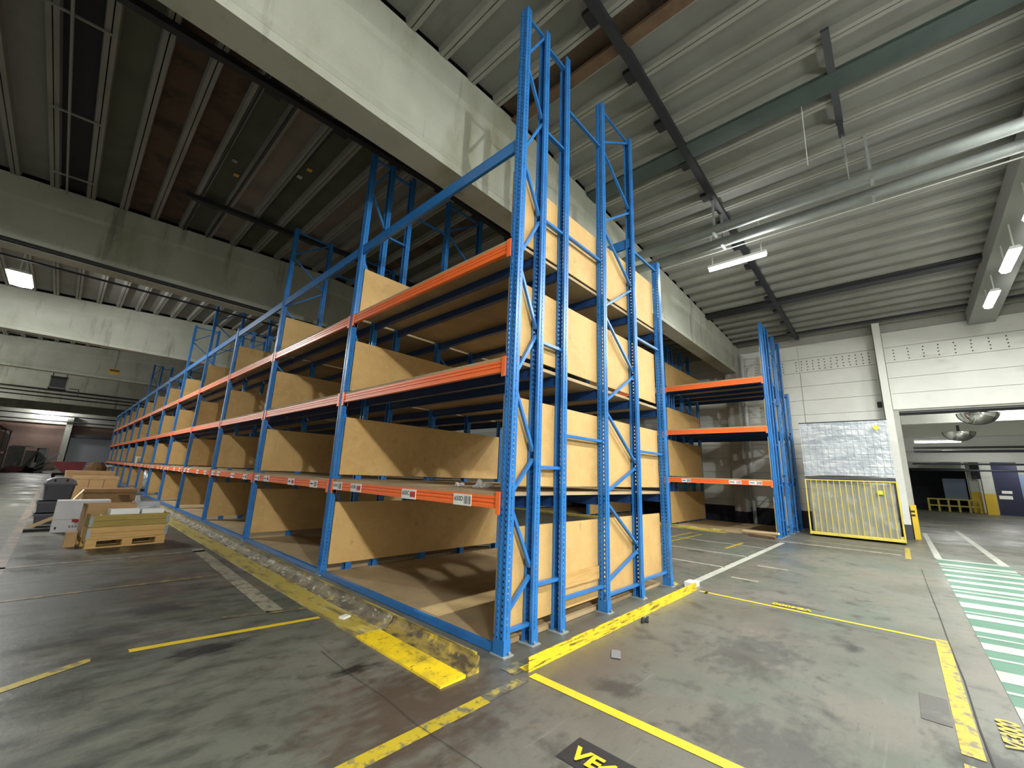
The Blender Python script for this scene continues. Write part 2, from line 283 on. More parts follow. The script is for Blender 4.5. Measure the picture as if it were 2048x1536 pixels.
def crack(pts, wd=0.012):
    mb = MB()
    for (a, b), (c, d) in zip(pts, pts[1:]):
        v = Vector((c - a, d - b, 0)).normalized(); n = Vector((-v.y, v.x, 0)) * wd / 2
        mb.quad((a - n.x, b - n.y, 0.006), (c - n.x, d - n.y, 0.006), (c + n.x, d + n.y, 0.006), (a + n.x, b + n.y, 0.006))
    structure('floor_joint', mb, 'crack', parent=floor)
crack([(0.6, -2.83), (1.5, -2.815), (2.4, -2.82), (3.6, -2.80), (5, -2.79), (7, -2.76), (9, -2.74)], 0.009)
crack([(-1.11, 1.1), (-1.12, 0.5), (-1.10, 0.1), (-1.125, -0.3), (-1.1, -0.8), (-1.11, -2.0)], 0.004)
crack([(3.35, -0.5), (3.42, -1.2), (3.38, -2.0), (3.40, -2.9)], 0.005)
floor_rect('painted_patch', 1.38, 1.88, -2.69, -2.54, 'paint_dark_patch')
floor_rect('painted_patch', 3.86, 3.95, -1.75, -1.25, 'paint_dark_patch')
floor_quad('painted_patch', [(-0.74, -1.05), (-0.50, -1.05), (-0.50, -1.75), (-0.74, -1.75)], 'paint_black')
def floor_text(txt, x, y, rz, size, mat, z=0.008):
    vs, fs = text_mesh(txt, size, 0.006)
    me = MB().add(vs, fs).mesh('painted_lettering', mat)
    return link('painted_lettering', me, floor, (x, y, z), (0, 0, rz))
floor_text('VE4000', 3.77, -1.64, math.pi / 2, 0.135, 'paint_yellow')
floor_text('VE4000', -0.69, -1.10, -math.pi / 2, 0.155, 'paint_yellow')
floor_text('VE3000', 1.32, -3.01, 0, 0.145, 'paint_yellow_worn')

# roof beams, spanning from wall to wall
BEAM_Y = [-7.7, 1.86, 11.1, 20.7, 30.5, 40.2, 49.9, 59.4]
def roof_beam(y0, label):
    mb = MB(); secs = []
    for x in (XL, 2.0, XW):
        t = zc(x); W = 0.45
        near = [(0, 6.03), (0, 6.14), (0.012, 6.15), (0.012, 6.165), (0.0, 6.175), (0.03, 6.30), (0.03, t - 0.55), (0.0, t - 0.46), (0, t + 0.02)]
        far = [(W - a, z) for a, z in reversed(near)]
        secs.append([(x, y0 + a, z) for a, z in near + far])
    n = len(secs[0])
    for s0, s1 in zip(secs, secs[1:]):
        for k in range(n): mb.quad(s0[k], s0[(k + 1) % n], s1[(k + 1) % n], s1[k])
    mb.add(secs[0], [tuple(range(n))]); mb.add(secs[-1], [tuple(reversed(range(n)))])
    structure('roof_beam', mb, 'plain_concrete', label)
for i, y in enumerate(BEAM_Y):
    roof_beam(y, ['concrete roof beam behind the camera position', 'bright concrete roof beam passing over the near end of the long rack'][i] if i < 2 else f'concrete roof beam, {ORD[i - 2]} one beyond the bright beam over the rack end')

ceiling = structure('ceiling', MB().quad((XL, YB, 8.05 - 0.05 * 15 + 0.2), (2, YB, 8.2), (2, YF, 8.2), (XL, YF, 8.05 - 0.05 * 15 + 0.2)).quad((2, YB, 8.2), (XW + 0.3, YB, 7.5), (XW + 0.3, YF, 7.5), (2, YF, 8.2)), 'panel_dark', 'ribbed grey ceiling panels carried by concrete beams')
PW = 0.592
def panel_mb(y0, y1, x0=0.0, mb=None, zf=None):
    mb = mb or MB(); d = 0.15
    for prof, mi in (([(0.008, 0), (0.070, 0), (0.095, d), (0.004, d)], 0), ([(PW - 0.070, 0), (PW - 0.008, 0), (PW - 0.004, d), (PW - 0.095, d)], 0), ([(0.07, d - 0.03), (PW - 0.07, d - 0.03), (PW - 0.07, d), (0.07, d)], 1)):
        mb.prism([(x0 + a, b + (zf(x0 + a) if zf else 0)) for a, b in prof], 'y', y0, y1, mi)
    return mb
spans = [(YB, BEAM_Y[0] + 0.02)] + [(a + 0.44, b + 0.01) for a, b in zip(BEAM_Y, BEAM_Y[1:] + [YF])]
xs0 = -0.56 - 21 * PW
PANEL_MESH = {}
for si, (ya, yb) in enumerate(spans):
    if si in (1, 2, 3):
        for k in range(49):
            x0 = xs0 + k * PW; xm = x0 + PW / 2
            if x0 > XW - 0.1: continue
            mat = 'panel_grey'
            if si == 2:
                mat = {17: 'panel_brown', 18: 'panel_brown', 15: 'panel_dark', 19: 'panel_green', 21: 'panel_green', 20: 'panel_pink', 14: 'panel_grey', 16: 'panel_green', 23: 'panel_pink', 24: 'panel_grey', 25: 'panel_pink', 27: 'panel_brown', 22: 'panel_green'}.get(k, random.choice(['panel_grey', 'panel_pink', 'panel_green']))
            elif si == 1:
                mat = 'panel_grey'
                if k == 24: mat = 'panel_brown'
            key = (si, mat)
            if key not in PANEL_MESH: PANEL_MESH[key] = panel_mb(ya, yb).mesh('ceiling_panel', ['panel_rib', mat])
            s = 0.05 if xm < 2 else -0.05
            link('ceiling_panel', PANEL_MESH[key], ceiling, (x0, 0, zc(xm) - s * PW / 2), (0, -math.atan(s), 0))
    else:
        mb = MB()
        for k in range(49):
            x0 = xs0 + k * PW
            if x0 < XW - 0.1: panel_mb(ya, yb, x0, mb, zc)
        tag(structure('ceiling_panels_beyond', mb, ['panel_rib', 'panel_grey'], parent=ceiling), kind='stuff')
def on_ceiling(name, x0, x1, y0, y1, dz0, dz1, mat, label, cat, group=None):
    mb = MB(); n = 8; xs = [x0 + (x1 - x0) * i / n for i in range(n + 1)]
    if x0 < 2 < x1: xs = sorted(set(xs + [2.0]))
    for a, b in zip(xs, xs[1:]):
        vs = [(x, y, zc(x) + d) for x in (a, b) for y in (y0, y1) for d in (dz0, dz1)]
        mb.add(vs, [(0, 1, 3, 2), (4, 6, 7, 5), (0, 4, 5, 1), (2, 3, 7, 6), (0, 2, 6, 4), (1, 5, 7, 3)])
    return single(name, mb, mat, label, cat, group)
def rail(name, x0, x1, y, label):
    r = empty(name, (0, 0, 0), 0, label, 'rail', 'black rails under the ceiling')
    xs = [x0, 2.0, x1] if x0 < 2 < x1 else [x0, x1]
    mb = MB()
    for a, b in zip(xs, xs[1:]): mb.bar((a, y, zc(a) - 0.06), (b, y, zc(b) - 0.06), 0.13, 0.11)
    part('track', mb, 'black_steel', r)
    cm = MB().box(-0.12, 0.12, -0.04, 0.16, -0.03, 0.05).mesh('clip', 'black_steel')
    x = x0 + 0.5
    while x < x1: link('clip', cm, r, (x, y + 0.06, zc(x) - 0.03)); x += 1.19
rail('ceiling_rail', -3.0, 16.0, -0.32, 'black steel rail crossing the ribbed ceiling in front of the bright beam')
rail('ceiling_rail', -8.0, 9.0, 4.35, 'black steel rail under dark ceiling just beyond the bright beam')
rail('ceiling_rail', -2.0, 9.0, 9.0, 'black steel rail under dark ceiling before the next roof beam')
on_ceiling('steel_channel', 4.12, 4.50, -7.2, 1.84, -0.06, -0.004, 'teal_metal', 'broad dark teal steel channel along the lit ribbed ceiling', 'channel')
on_ceiling('wooden_batten', 1.60, 1.80, -7, 1.84, -0.06, -0.004, 'wood_rust', 'rust brown wooden batten along ceiling above the rack end', 'batten')
on_ceiling('cable_tray', 12.05, 12.35, -5.0, 1.86, -0.10, -0.02, 'black_steel', 'dark cable tray along ceiling near the white wall', 'cable tray')
on_ceiling('cable_tray', 15.4, 15.52, -7.2, 1.84, -0.06, -0.004, 'black_steel', 'thin dark cable strip along ceiling edge above white wall', 'cable tray')
on_ceiling('light_trunking', 2.0, 16.2, -5.45, -4.86, -0.45, -0.004, 'grey_panel', 'wide grey trunking box carrying the lamp row at ceiling', 'trunking')
for i, x in enumerate((5.90, 6.50)):
    p = empty('ceiling_pipe', (x, 0, 6.9), 0, ['grey ceiling pipe, upper of the two parallel pipes by the chain', 'grey ceiling pipe, lower of the two parallel pipes by the lamp'][i], 'pipe', 'parallel ceiling pipes')
    part('pipe_tube', MB().tube([(0, -11, 0), (0, 1.85, 0)], 0.105, 16), 'galvanised', p, smooth=True)
    for yy in (-6.5, -2.9, -0.3):
        part('pipe_clamp', MB().box(-0.02, 0.02, yy - 0.02, yy + 0.02, 0.1, zc(x) - 6.9).box(-0.12, 0.12, yy - 0.025, yy + 0.025, -0.125, -0.1), 'galvanised', p)
single('conduit', MB().tube([(6.72, -9, 6.82), (6.72, 1.2, 6.82)], 0.012, 8), 'lamp_body', 'thin white conduit running below the lower ceiling pipe', 'conduit')
ch = empty('hanging_chain', (5.25, -2.6, 7.0), 0, 'steel chain hanging from ceiling bar beside the pipe pair', 'chain')
part('ceiling_bar', MB().bar((-1.9, -0.0, zc(3.35) - 7.0 - 0.03), (0.05, 0.0, zc(5.3) - 7.0 - 0.03), 0.1, 0.05), 'dark_grey', ch)
part('drop_bar', MB().box(-0.04, 0.04, -0.04, 0.04, 0.45, 0.76), 'dark_grey', ch)
lm = MB(); N_ = 10
ring = [(0.022 * math.cos(2 * math.pi * k / N_), 0, 0.034 * math.sin(2 * math.pi * k / N_)) for k in range(N_ + 1)]
lk = MB().tube(ring, 0.007, 6, caps=False).mesh('chain_link', 'galvanised')
for k in range(10): link('chain_link', lk, ch, (0, 0, 0.42 - k * 0.05), (0, 0, math.pi / 2 * (k % 2)))
part('stirrup', MB().tube([(-0.3, 0, 0.06), (-0.3, 0, -0.0), (0.4, 0, -0.0), (0.4, 0, 0.06)], 0.012, 6), 'galvanised', ch, (0.35, 0, -0.06))
single('hanging_wire', MB().tube([(4.6, -2.15, zc(4.6) + .12), (5.05, -2.1, 7.0)], 0.008, 6), 'lamp_body', 'thin pale wire hanging from ceiling beside the chain', 'wire')

# walls
wall_right = structure('wall_right', MB().box(XW + 0.06, XW + 0.5, -2.9, YF, 0, 7.6).box(XW + 0.06, XW + 0.5, YB, -2.9, 4.14, 7.6).box(XW + 0.06, XW + 0.5, YB, -9.5, 0, 4.14), 'wall_dirty', 'white panelled warehouse wall behind the second rack')
PILLARS = [(-2.65, 0.2), (2.08, 0.45), (11.32, 0.45), (20.9, 0.45), (30.7, 0.45), (40.4, 0.45), (50.1, 0.45), (59.6, 0.45)]
edges = [-2.53] + [v for y, wd in PILLARS[1:] for v in (y - wd / 2, y + wd / 2)] + [YF]
for j in range(0, len(edges) - 1, 2):
    a, b = edges[j], edges[j + 1]
    if a > 22: break
    cuts = [a, -0.25, b] if a < -0.25 < b else [a, (a + b) / 2, b]
    for c0, c1 in zip(cuts, cuts[1:]):
        me = MB().box(0, 0.1, c0 + 0.004, c1 - 0.004, 0.006, 0.549).mesh('wall_panel', 'wall_white')
        for r in range(13): link('wall_panel', me, wall_right, (XW, 0, 0.02 + r * 0.555 - 0.265))
me = MB().box(0, 0.1, -9.5, -2.77, 0.006, 0.549).mesh('wall_panel', 'wall_white')
for r in range(8, 13): link('wall_panel', me, wall_right, (XW, 0, 0.02 + r * 0.555 - 0.265))
hm = MB()
def dots(y0, y1, n, z0, dz):
    for i in range(n):
        y = y0 + (y1 - y0) * i / (n - 1)
        for r in range(4):
            yy, zz = y + random.uniform(-.015, .015), z0 + r * dz
            hm.add([(XW - 0.004, yy + 0.022 * math.cos(t), zz + 0.022 * math.sin(t)) for t in [k * math.pi / 3 for k in range(6)]], [(0, 1, 2, 3, 4, 5)])
dots(-2.35, -0.15, 13, 5.95, 0.115); dots(0.3, 1.6, 5, 5.95, 0.115); dots(-5.6, -3.0, 8, 5.95, 0.115)
tag(structure('anchor_holes', hm, 'ink', parent=wall_right), kind='stuff')
structure('wall_crack', MB().box(XW - 0.005, XW, -0.262, -0.245, 3.0, 5.85), 'ink_grey', parent=wall_right)
for i, (y, wd) in enumerate(PILLARS[:4]):
    pl = structure('wall_pillar', MB().box(15.65, XW + 0.1, y - wd / 2, y + wd / 2, 0.45, 7.2), 'wall_white' if i == 0 else 'wall_dirty', ['white concrete pillar beside the doorway', 'pale concrete pillar under bright roof beam end', 'concrete wall pillar under the second roof beam', 'concrete wall pillar under the third roof beam'][i])
    structure('pillar_base', MB().box(15.645, XW + 0.1, y - wd / 2 - 0.004, y + wd / 2 + 0.004, 0, 0.45), 'dark_grey' if i == 0 else 'navy', parent=pl)
single('downpipe', MB().tube([(16.0, 1.70, 0), (16.0, 1.70, 6.9)], .07, 10), 'lamp_body', 'white downpipe on wall beside pillar behind the second rack', 'pipe', smooth=True)
structure('baseboard_right', MB().box(XW - 0.02, XW, -2.5, 30, 0, 0.62), 'navy', 'dark navy painted band along the wall foot')
# doorway reveal
door = structure('door_1', MB().box(XW + 0.1, 17.0, -2.82, -2.75, 0, 4.3), 'wall_white', 'wide open doorway to the next hall beside white pillar')
structure('door_soffit', MB().box(XW + 0.1, 17.0, -9.5, -2.75, 4.08, 4.4), 'dark_grey', parent=door)
structure('wall_front', MB().box(XL, 52, YF, YF + 0.3, 0, 8), 'wall_brown', 'brown brick wall at the far end of the aisle')
structure('wall_left', MB().box(XL - 0.3, XL, YB, YF, 0, 8), 'wall_dirty', 'dim wall beyond the left aisle')
structure('wall_back', MB().box(XL, 52, YB - 0.3, YB, 0, 8), 'wall_dirty', 'pale wall behind the camera position')

# ------------------------------------------------------------------ pallet racks
PX = [-0.0255, 0.347, 0.791, 1.692, 2.573, 3.507]           # post centres across the rack depth
FLIP = [False, True, True, False, True, False]               # which posts turn their open side to the aisle
POSTS = {}
def post_mesh(h):
    if h in POSTS: return POSTS[h]
    segs = [((.04, .028), (.04, 0), 0), ((.04, 0), (.006, 0), 0), ((.006, 0), (-.006, 0), 1), ((-.006, 0), (-.04, 0), 0),
            ((-.04, 0), (-.04, .020), 0), ((-.04, .020), (-.04, .034), 2), ((-.04, .034), (-.036, .045), 0), ((-.036, .045), (-.036, .065), 0), ((-.036, .065), (-.04, .076), 0), ((-.04, .076), (-.04, .09), 2), ((-.04, .09), (-.04, .11), 0),
            ((-.04, .11), (-.006, .11), 0), ((-.006, .11), (.006, .11), 1), ((.006, .11), (.04, .11), 0), ((.04, .11), (.04, .082), 0)]
    mb = MB()
    for (a, b), (c, d), hole in segs:
        if not hole: mb.quad((a, b, 0), (c, d, 0), (c, d, h), (a, b, h)); continue
        hh = 0.013 if hole == 1 else 0.022
        z = 0.0; n = int(h / 0.05)
        for k in range(n):
            z1 = (k + 1) * 0.05 - hh
            mb.quad((a, b, z), (c, d, z), (c, d, z1), (a, b, z1)); z = (k + 1) * 0.05
        mb.quad((a, b, z), (c, d, z), (c, d, h), (a, b, h))
    me = bpy.data.meshes.new('post'); me.from_pydata(mb.v, [], mb.f)
    bm = bmesh.new(); bm.from_mesh(me); bmesh.ops.remove_doubles(bm, verts=bm.verts, dist=1e-5)
    bmesh.ops.recalc_face_normals(bm, faces=bm.faces); bmesh.ops.solidify(bm, geom=bm.faces[:], thickness=0.004)
    bm.to_mesh(me); bm.free(); me.materials.append(MATS['blue_steel'])
    POSTS[h] = me; return me
fm = MB().box(-.06, .065, -.03, .14, 0, .01, 1).box(-.046, .046, -.006, -.002, .01, .13).box(-.046, .046, .112, .116, .01, .13).box(-.046, -.042, -.006, .116, .01, .13)
for yy in (-.02, .13): fm.tube([(0.02, yy, .01), (0.02, yy, .035)], .012, 6, 1)
FOOT = fm.mesh('foot_plate', ['blue_steel', 'galvanised'])
BRACE = {}
def brace(root, y, xa, za, xb, zb, th=0.032, wd=0.03):
    key = (xa, za, xb, zb, th)
    if key not in BRACE: BRACE[key] = MB().bar((xa, 0, za), (xb, 0, zb), wd, th, up=(0, 1, 0)).mesh('brace', 'blue_steel')
    return link('brace', BRACE[key], root, (0, y + .055, 0))
LZ = [.26, 1.28, 2.42, 3.73, 5.03, 6.36]; RZ = [.62, 1.70, 3.0, 4.36, 5.69, 7.0]
def frame(root, y, h, wide=False, hk=1.0):
    for i, x in enumerate(PX):
        if wide and i == 1: continue
        hp = min(h, 5.18 * hk) if i == 5 else h
        o = link('post', post_mesh(round(hp, 2)), root, (x, y + (0.11 if FLIP[i] else 0), 0), (0, 0, math.pi if FLIP[i] else 0))
        f = link('foot_plate', FOOT, o)
    def zig(i, j):
        a, b = PX[i] + .03, PX[j] - .03; pts = []
        for l, r in zip(LZ, RZ): pts += [(a, l), (b, r)]
        for (p, z0), (q, z1) in zip(pts, pts[1:]):
            if z0 * hk < h - .1: brace(root, y, p, round((z0 + .04) * hk, 3), q, round(min((z1 - .04) * hk, h - .02), 3))
        brace(root, y, a, .17, b, .17, 0.045); brace(root, y, a, round(h - .07, 2), b, round(h - .07, 2))
    zig(0, 2 if wide else 1); zig(3, 4)
    if not wide:
        for z in (.49, 1.59, 2.91, 4.39, 5.6, 6.88):
            if z * hk < h: brace(root, y, PX[1] + .03, round(z * hk, 3), PX[2] - .03, round(z * hk, 3), 0.05)
    for z in (.285, 1.95, 4.42, 6.28):
        if z * hk < h: brace(root, y, PX[2] + .03, round(z * hk, 3), PX[3] - .03, round(z * hk, 3), 0.04)
    for z in (.2, 1.9, 3.6, 5.03):
        if z * hk < h: brace(root, y, PX[4] + .03, round(z * hk, 3), PX[5] - .03, round(z * hk, 3), 0.035)
def beam_prof(hb):
    s = hb / 0.115
    return [(-.02, 0), (-.066, 0), (-.066, .028 * s), (-.059, .034 * s), (-.059, .046 * s), (-.066, .052 * s), (-.066, .066 * s), (-.059, .072 * s), (-.059, .082 * s), (-.066, .088 * s), (-.066, .115 * s), (-.02, .115 * s)]
CONN = MB().box(-.075, -.066, 0, .05, -.05, .155).box(-.07, .03, -.004, 0.0, -.05, .155).mesh('connector', 'orange_steel')
def bars_code(mb, y0, y1, z0, z1, red):
    if red: mb.box(-.0725, -.0722, y0, y1, z0 + .008, z1 - .008, 2); return
    n = 9; wdt = (y1 - y0) / n
    for k in range(n): mb.box(-.0725, -.0722, y0 + k * wdt, y0 + (k + random.choice((.35, .55, .7))) * wdt, z0, z1, 1)
def sticker(parent, y0, wd, z0, hb, red, txt):
    """white shelf label on the front of a beam, coordinates local to the beam; printed area reads towards -y"""
    mb = MB().box(-.072, -.0665, y0, y0 + wd, z0, z0 + hb, 0)
    bars_code(mb, y0 + .03 * wd, y0 + .40 * wd, z0 + .15 * hb, z0 + .85 * hb, red)
    if txt:
        vs, fs = text_mesh(txt, wd * .225, 0.0012)
        mb.add([(-.0727, y0 + wd * .95 - a, z0 + .40 * hb + b) for a, b, c in vs], fs, 1)
    else: mb.box(-.0725, -.0722, y0 + .55 * wd, y0 + .93 * wd, z0 + .42 * hb, z0 + .62 * hb, 1)
    return part('shelf_label', mb, ['white_paper', 'ink', 'red_ink'], parent)
LEVEL = ['ground level', 'lower shelf', 'middle shelf', 'top shelf']
def rack(loc, label, pitch, nbays, hts, wides, beams, boards, tie, where, floor_beams=True):
    root = empty('pallet_rack', loc, 0, label, 'rack')
    X0, Y0 = loc[0], loc[1]
    hk = hts[0] / 7.05
    for k in range(nbays + 1): frame(root, k * pitch, hts[k], wides[k], hk)
    ln = pitch - .11
    om = {}
    for li, (z0, z1) in enumerate(beams):
        om[li] = MB().prism(beam_prof(z1 - z0), 'y', 0, ln).mesh('front_beam', 'orange_steel')
    inner = MB().box(-.02, .02, 0, ln, 0, .115).prism([(-.02, 0), (-.05, .0), (-.02, .02)], 'y', 0, ln).mesh('inner_beam', 'blue_dark')
    fb = MB().box(-.06, -.01, 0, ln, 0.005, .065).mesh('floor_beam', 'blue_steel')
    tb = MB().box(-.05, -.01, 0, pitch, 0, .15).box(-.052, -.01, 0, pitch, .145, .155).mesh('tie_beam', 'blue_steel')
    tags = {}
    for k in range(nbays):
        y = k * pitch + .11
        for li, (z0, z1) in enumerate(beams):
            b = link('front_beam', om[li], root, (0, y, z0))
            link('connector', CONN, b, (0, 0, 0)); link('connector', CONN, b, (0, ln, 0), (0, 0, 0)).scale = (1, -1, 1)
            tags[(k, li)] = b
            for x in PX[1:]: link('inner_beam', inner, root, (x, y, z1 - .12))
        if floor_beams: link('floor_beam', fb, root, (0, y, 0))
        if tie:
            link('tie_beam', tb, root, (0, k * pitch + .05, tie))
            link('tie_beam', tb, root, (PX[4] + .03, k * pitch + .05, tie))
    # loose boards: each divider and each shelf deck is a thing of its own
    ground = random.Random(3)
    for k in range(nbays + 1):
        for bi, (z0, z1) in enumerate(boards):
            yb = k * pitch + (.118 if k == 0 else -.022)
            xa = -.05 if k == 0 else .02
            xb = 3.46 + ground.uniform(-.04, .04)
            j = ground.uniform(-.012, .012) if k else 0
            single('divider_board', MB().box(X0 + xa, X0 + xb, Y0 + yb, Y0 + yb + .018, z0 + j, z1 + j), 'chipboard',
                   f'tan chipboard divider board, {LEVEL[bi]}, {ORD[k]} frame from the near end of {where}', 'board', f'divider boards in {where}')
    for k in range(nbays):
        ya, yb = Y0 + k * pitch + .113, Y0 + (k + 1) * pitch - .003
        for li, (z0, z1) in enumerate(beams):
            single('shelf_deck', MB().box(X0 - .058, X0 + 3.53, ya, yb, z1, z1 + .036), 'chipboard_dusty',
                   f'dusty chipboard shelf deck, {LEVEL[li + 1]}, {ORD[k]} bay from the near end of {where}', 'shelf', f'shelf decks in {where}')
        if True:
            single('floor_board', MB().box(X0 + .0, X0 + 3.46, ya + .04, yb - .04, .004, .045), 'chipboard_dusty',
                   f'brown chipboard sheet on floor, {ORD[k]} bay from the near end of {where}', 'board', f'floor boards in {where}')
    return root, tags
NB = 13
tall = {0, 1, 2, 4, 5, 8}
rk1, beams1 = rack((0, 0, 0), 'long blue and orange pallet rack with chipboard shelves along the aisle', 3.61, NB,
     [7.05 if k in tall else 5.32 for k in range(NB + 1)], [k in (2, 4, 5) for k in range(NB + 1)],
     [(1.19, 1.305), (2.50, 2.62), (3.80, 3.925)], [(.15, 1.02), (1.40, 2.27), (2.71, 3.53), (4.0, 4.80)], 5.06, 'the long rack')
for k in range(9):
    b = beams1[(k, 0)]; off = k * 3.61 + .11
    n = k * 3.61
    for j, (a, wd, red, t) in enumerate(((.50, .27, 0, '650D'), (1.44, .285, 1, '650C'), (2.71, .285, 1, '650B'), (3.27, .27, 0, '650A'))):
        sticker(b, n + a - off, wd, -.004 if j in (0, 1) else .004, .108, red, t if k == 0 else None)
single('floor_strip', MB().box(.05, 3.4, 1.05, 1.38, .047, .052), 'chipboard_pale', 'pale chipboard strip lying on floor sheet of the nearest bay', 'board')
rk2, beams2 = rack((11.82, 0.07, 0), 'short blue and orange pallet rack standing against the white wall', 3.27, 3,
     [6.66, 6.66, 6.66, 6.66], [False] * 4, [(1.48, 1.62), (3.12, 3.27), (4.69, 4.86)], [(.10, 1.16), (1.68, 2.95), (3.32, 4.15), (4.95, 5.85)], None, 'wall-side rack', False)
for a, wd in ((.28, .36), (.85, .36), (2.40, .3)): sticker(beams2[(0, 0)], a, wd, .012, .115, 0, None)

# stray sheet of paper heap and other bits lying on the racks
def crumple(name, c, r, mats, label, cat, seed=1, flat=.5):
    rnd = random.Random(seed); bm = bmesh.new(); bmesh.ops.create_icosphere(bm, subdivisions=3, radius=1)
    for v in bm.verts:
        n = v.co.normalized(); k = .6 + .4 * math.sin(5 * n.x + seed) * math.cos(4 * n.y + 2 * seed) + rnd.uniform(-.12, .12)
        v.co = Vector((n.x * r[0] * k, n.y * r[1] * k, max(n.z * k, -.0) * r[2]))
    me = bpy.data.meshes.new(name); bm.to_mesh(me); bm.free(); me.materials.append(MATS[mats])
    return tag(link(name, me, None, c), label, cat)
crumple('crumpled_paper', (.55, 1.02, 1.342), (.13, .17, .10), 'white_paper', 'crumpled white paper lying on lower shelf of the nearest bay', 'paper', 3)
crumple('paper_scrap', (.50, 1.36, 1.342), (.09, .10, .06), 'white_paper', 'small white paper scrap beside the crumpled paper on shelf', 'paper', 8)
# wrapped roll on the floor level and a small white trestle on the lower shelf, far down the rack
wr = empty('wrapped_roll', (.25, 24.2, .05), 0, 'upright roll wrapped in silvery film inside the long rack', 'roll')
part('roll', MB().tube([(0, 0, .12), (-.03, 0, .55), (-.06, 0, 1.0)], [.15, .16, .14], 14), 'silver_film', wr, smooth=True)
part('stand', MB().box(-.2, .2, -.2, .2, 0, .12), 'rubber', wr)
ts = empty('white_trestle', (0.05, 27.0, 1.345), 0, 'small white trestle standing on lower shelf of the long rack', 'trestle')
part('top', MB().box(-.16, .16, -.14, .14, .28, .34), 'foam_white', ts)
for a in (-.12, .12):
    for b in (-.1, .1): part('leg', MB().box(a - .02, a + .02, b - .02, b + .02, 0, .28), 'foam_white', ts)

# ------------------------------------------------------------------ guard rails on the floor
def guard(y0, y1, slope_m, flat_m, label):
    g = empty('guard_rail', (-.55, y0, 0), 0, label, 'guard rail', 'yellow guard rails along the aisle')
    L_ = y1 - y0 - .012
    part('flat_plate', MB().prism([(-.21, 0), (-.205, .014), (.03, .022), (.03, 0)], 'y', 0, L_), flat_m, g)
    part('sloping_plate', MB().prism([(.03, 0), (.03, .022), (.075, .03), (.12, .055), (.152, .095), (.158, .115), (.165, .115), (.165, 0)], 'y', .0, L_ - (.03 if y0 < 0 else 0)), slope_m, g)
    part('back_lip', MB().box(.172, .195, .06 if y0 < 0 else 0, L_, 0, .118), 'yellow_worn', g)
guard(-.05, 1.2, 'yellow_scuffed', 'yellow_bright', 'bright yellow floor guard rail section nearest the rack corner')
guard(1.2, 6.2, 'rail_dirty', 'yellow_worn', 'worn yellow floor guard rail section after the bright one')
guard(6.2, 11.2, 'rail_dirty', 'yellow_worn', 'dull worn floor guard rail section beside the pallet crate')
guard(11.2, 16.2, 'rail_dirty', 'yellow_worn', 'dirty floor guard rail section farthest along the rack')
single('angle_kerb', MB().prism([(-.315, 0), (-.22, 0), (-.22, .008), (-.305, .008), (-.305, .105), (-.315, .105)], 'x', -.1, 3.6), 'yellow_steel', 'scuffed yellow steel angle kerb across the rack end', 'kerb')
for i, (y0, y1) in enumerate(((1.5, 6.5), (6.5, 11.5))):
    single('angle_kerb', MB().prism([(11.45, 0), (11.45, .02), (11.58, .03), (11.62, .09), (11.64, .09), (11.64, 0)], 'y', y0, y1), 'yellow_worn', ['dirty low floor kerb in front of the rack by white wall', 'dirty low floor kerb farther along the rack by white wall'][i], 'kerb')

single('wood_offcut', MB().box(.84, 1.64, .092, .112, .36, .50), 'wood', 'orange tinted wood offcut leaning on the end divider board', 'plank')
floor_rect('painted_patch', -.22, -.02, -.27, -.12, 'paint_yellow_faint')
# small litter near the racks
single('foam_block', MB().box(3.66, 3.88, -.26, -.12, 0.004, .07), 'foam_white', 'small white foam block beside end of the yellow kerb', 'block')
crumple('debris_lump', (3.62, .05, 0), (.16, .09, .07), 'yellow_worn', 'dirty yellow lump on floor beside the last rack post', 'debris', 5)
def flat_bit(name, x, y, a, b, rz, mat, label, cat, h=.004):
    o = single(name, MB().box(-a / 2, a / 2, -b / 2, b / 2, 0, h), mat, label, cat); o.location = (x, y, .006); o.rotation_euler = (0, 0, rz)
flat_bit('paper_scrap', .72, -.62, .17, .08, .5, 'ink_grey', 'small grey printed scrap on floor beyond the yellow kerb', 'paper')
flat_bit('paper_scrap', -.62, 1.70, .09, .07, .3, 'white_paper', 'small white paper on the worn yellow guard rail', 'paper', .03)
flat_bit('paper_scrap', -.22, 2.4, .12, .09, .1, 'ink_grey', 'pale paper scrap between guard rail and rack floor beam', 'paper')
crumple('black_scrap', (1.75, -.40, 0), (.12, .05, .05), 'rubber', 'black plastic scrap against the yellow kerb', 'scrap', 2)
crumple('black_scrap', (3.55, -.46, 0), (.07, .025, .03), 'rubber', 'small black scrap near kerb end by the foam block', 'scrap', 4)
pk = empty('broken_plank', (11.5, .55, .09), 0, 'pale broken plank lying at foot of the rack by white wall', 'plank')
part('plank_piece', MB().bar((.3, .55, .02), (.02, -.45, .05), .1, .05), 'wood_pale', pk)
part('splinter', MB().bar((-.05, .3, -.05), (-.25, -.4, -.05), .09, .06), 'wood_rust', pk)

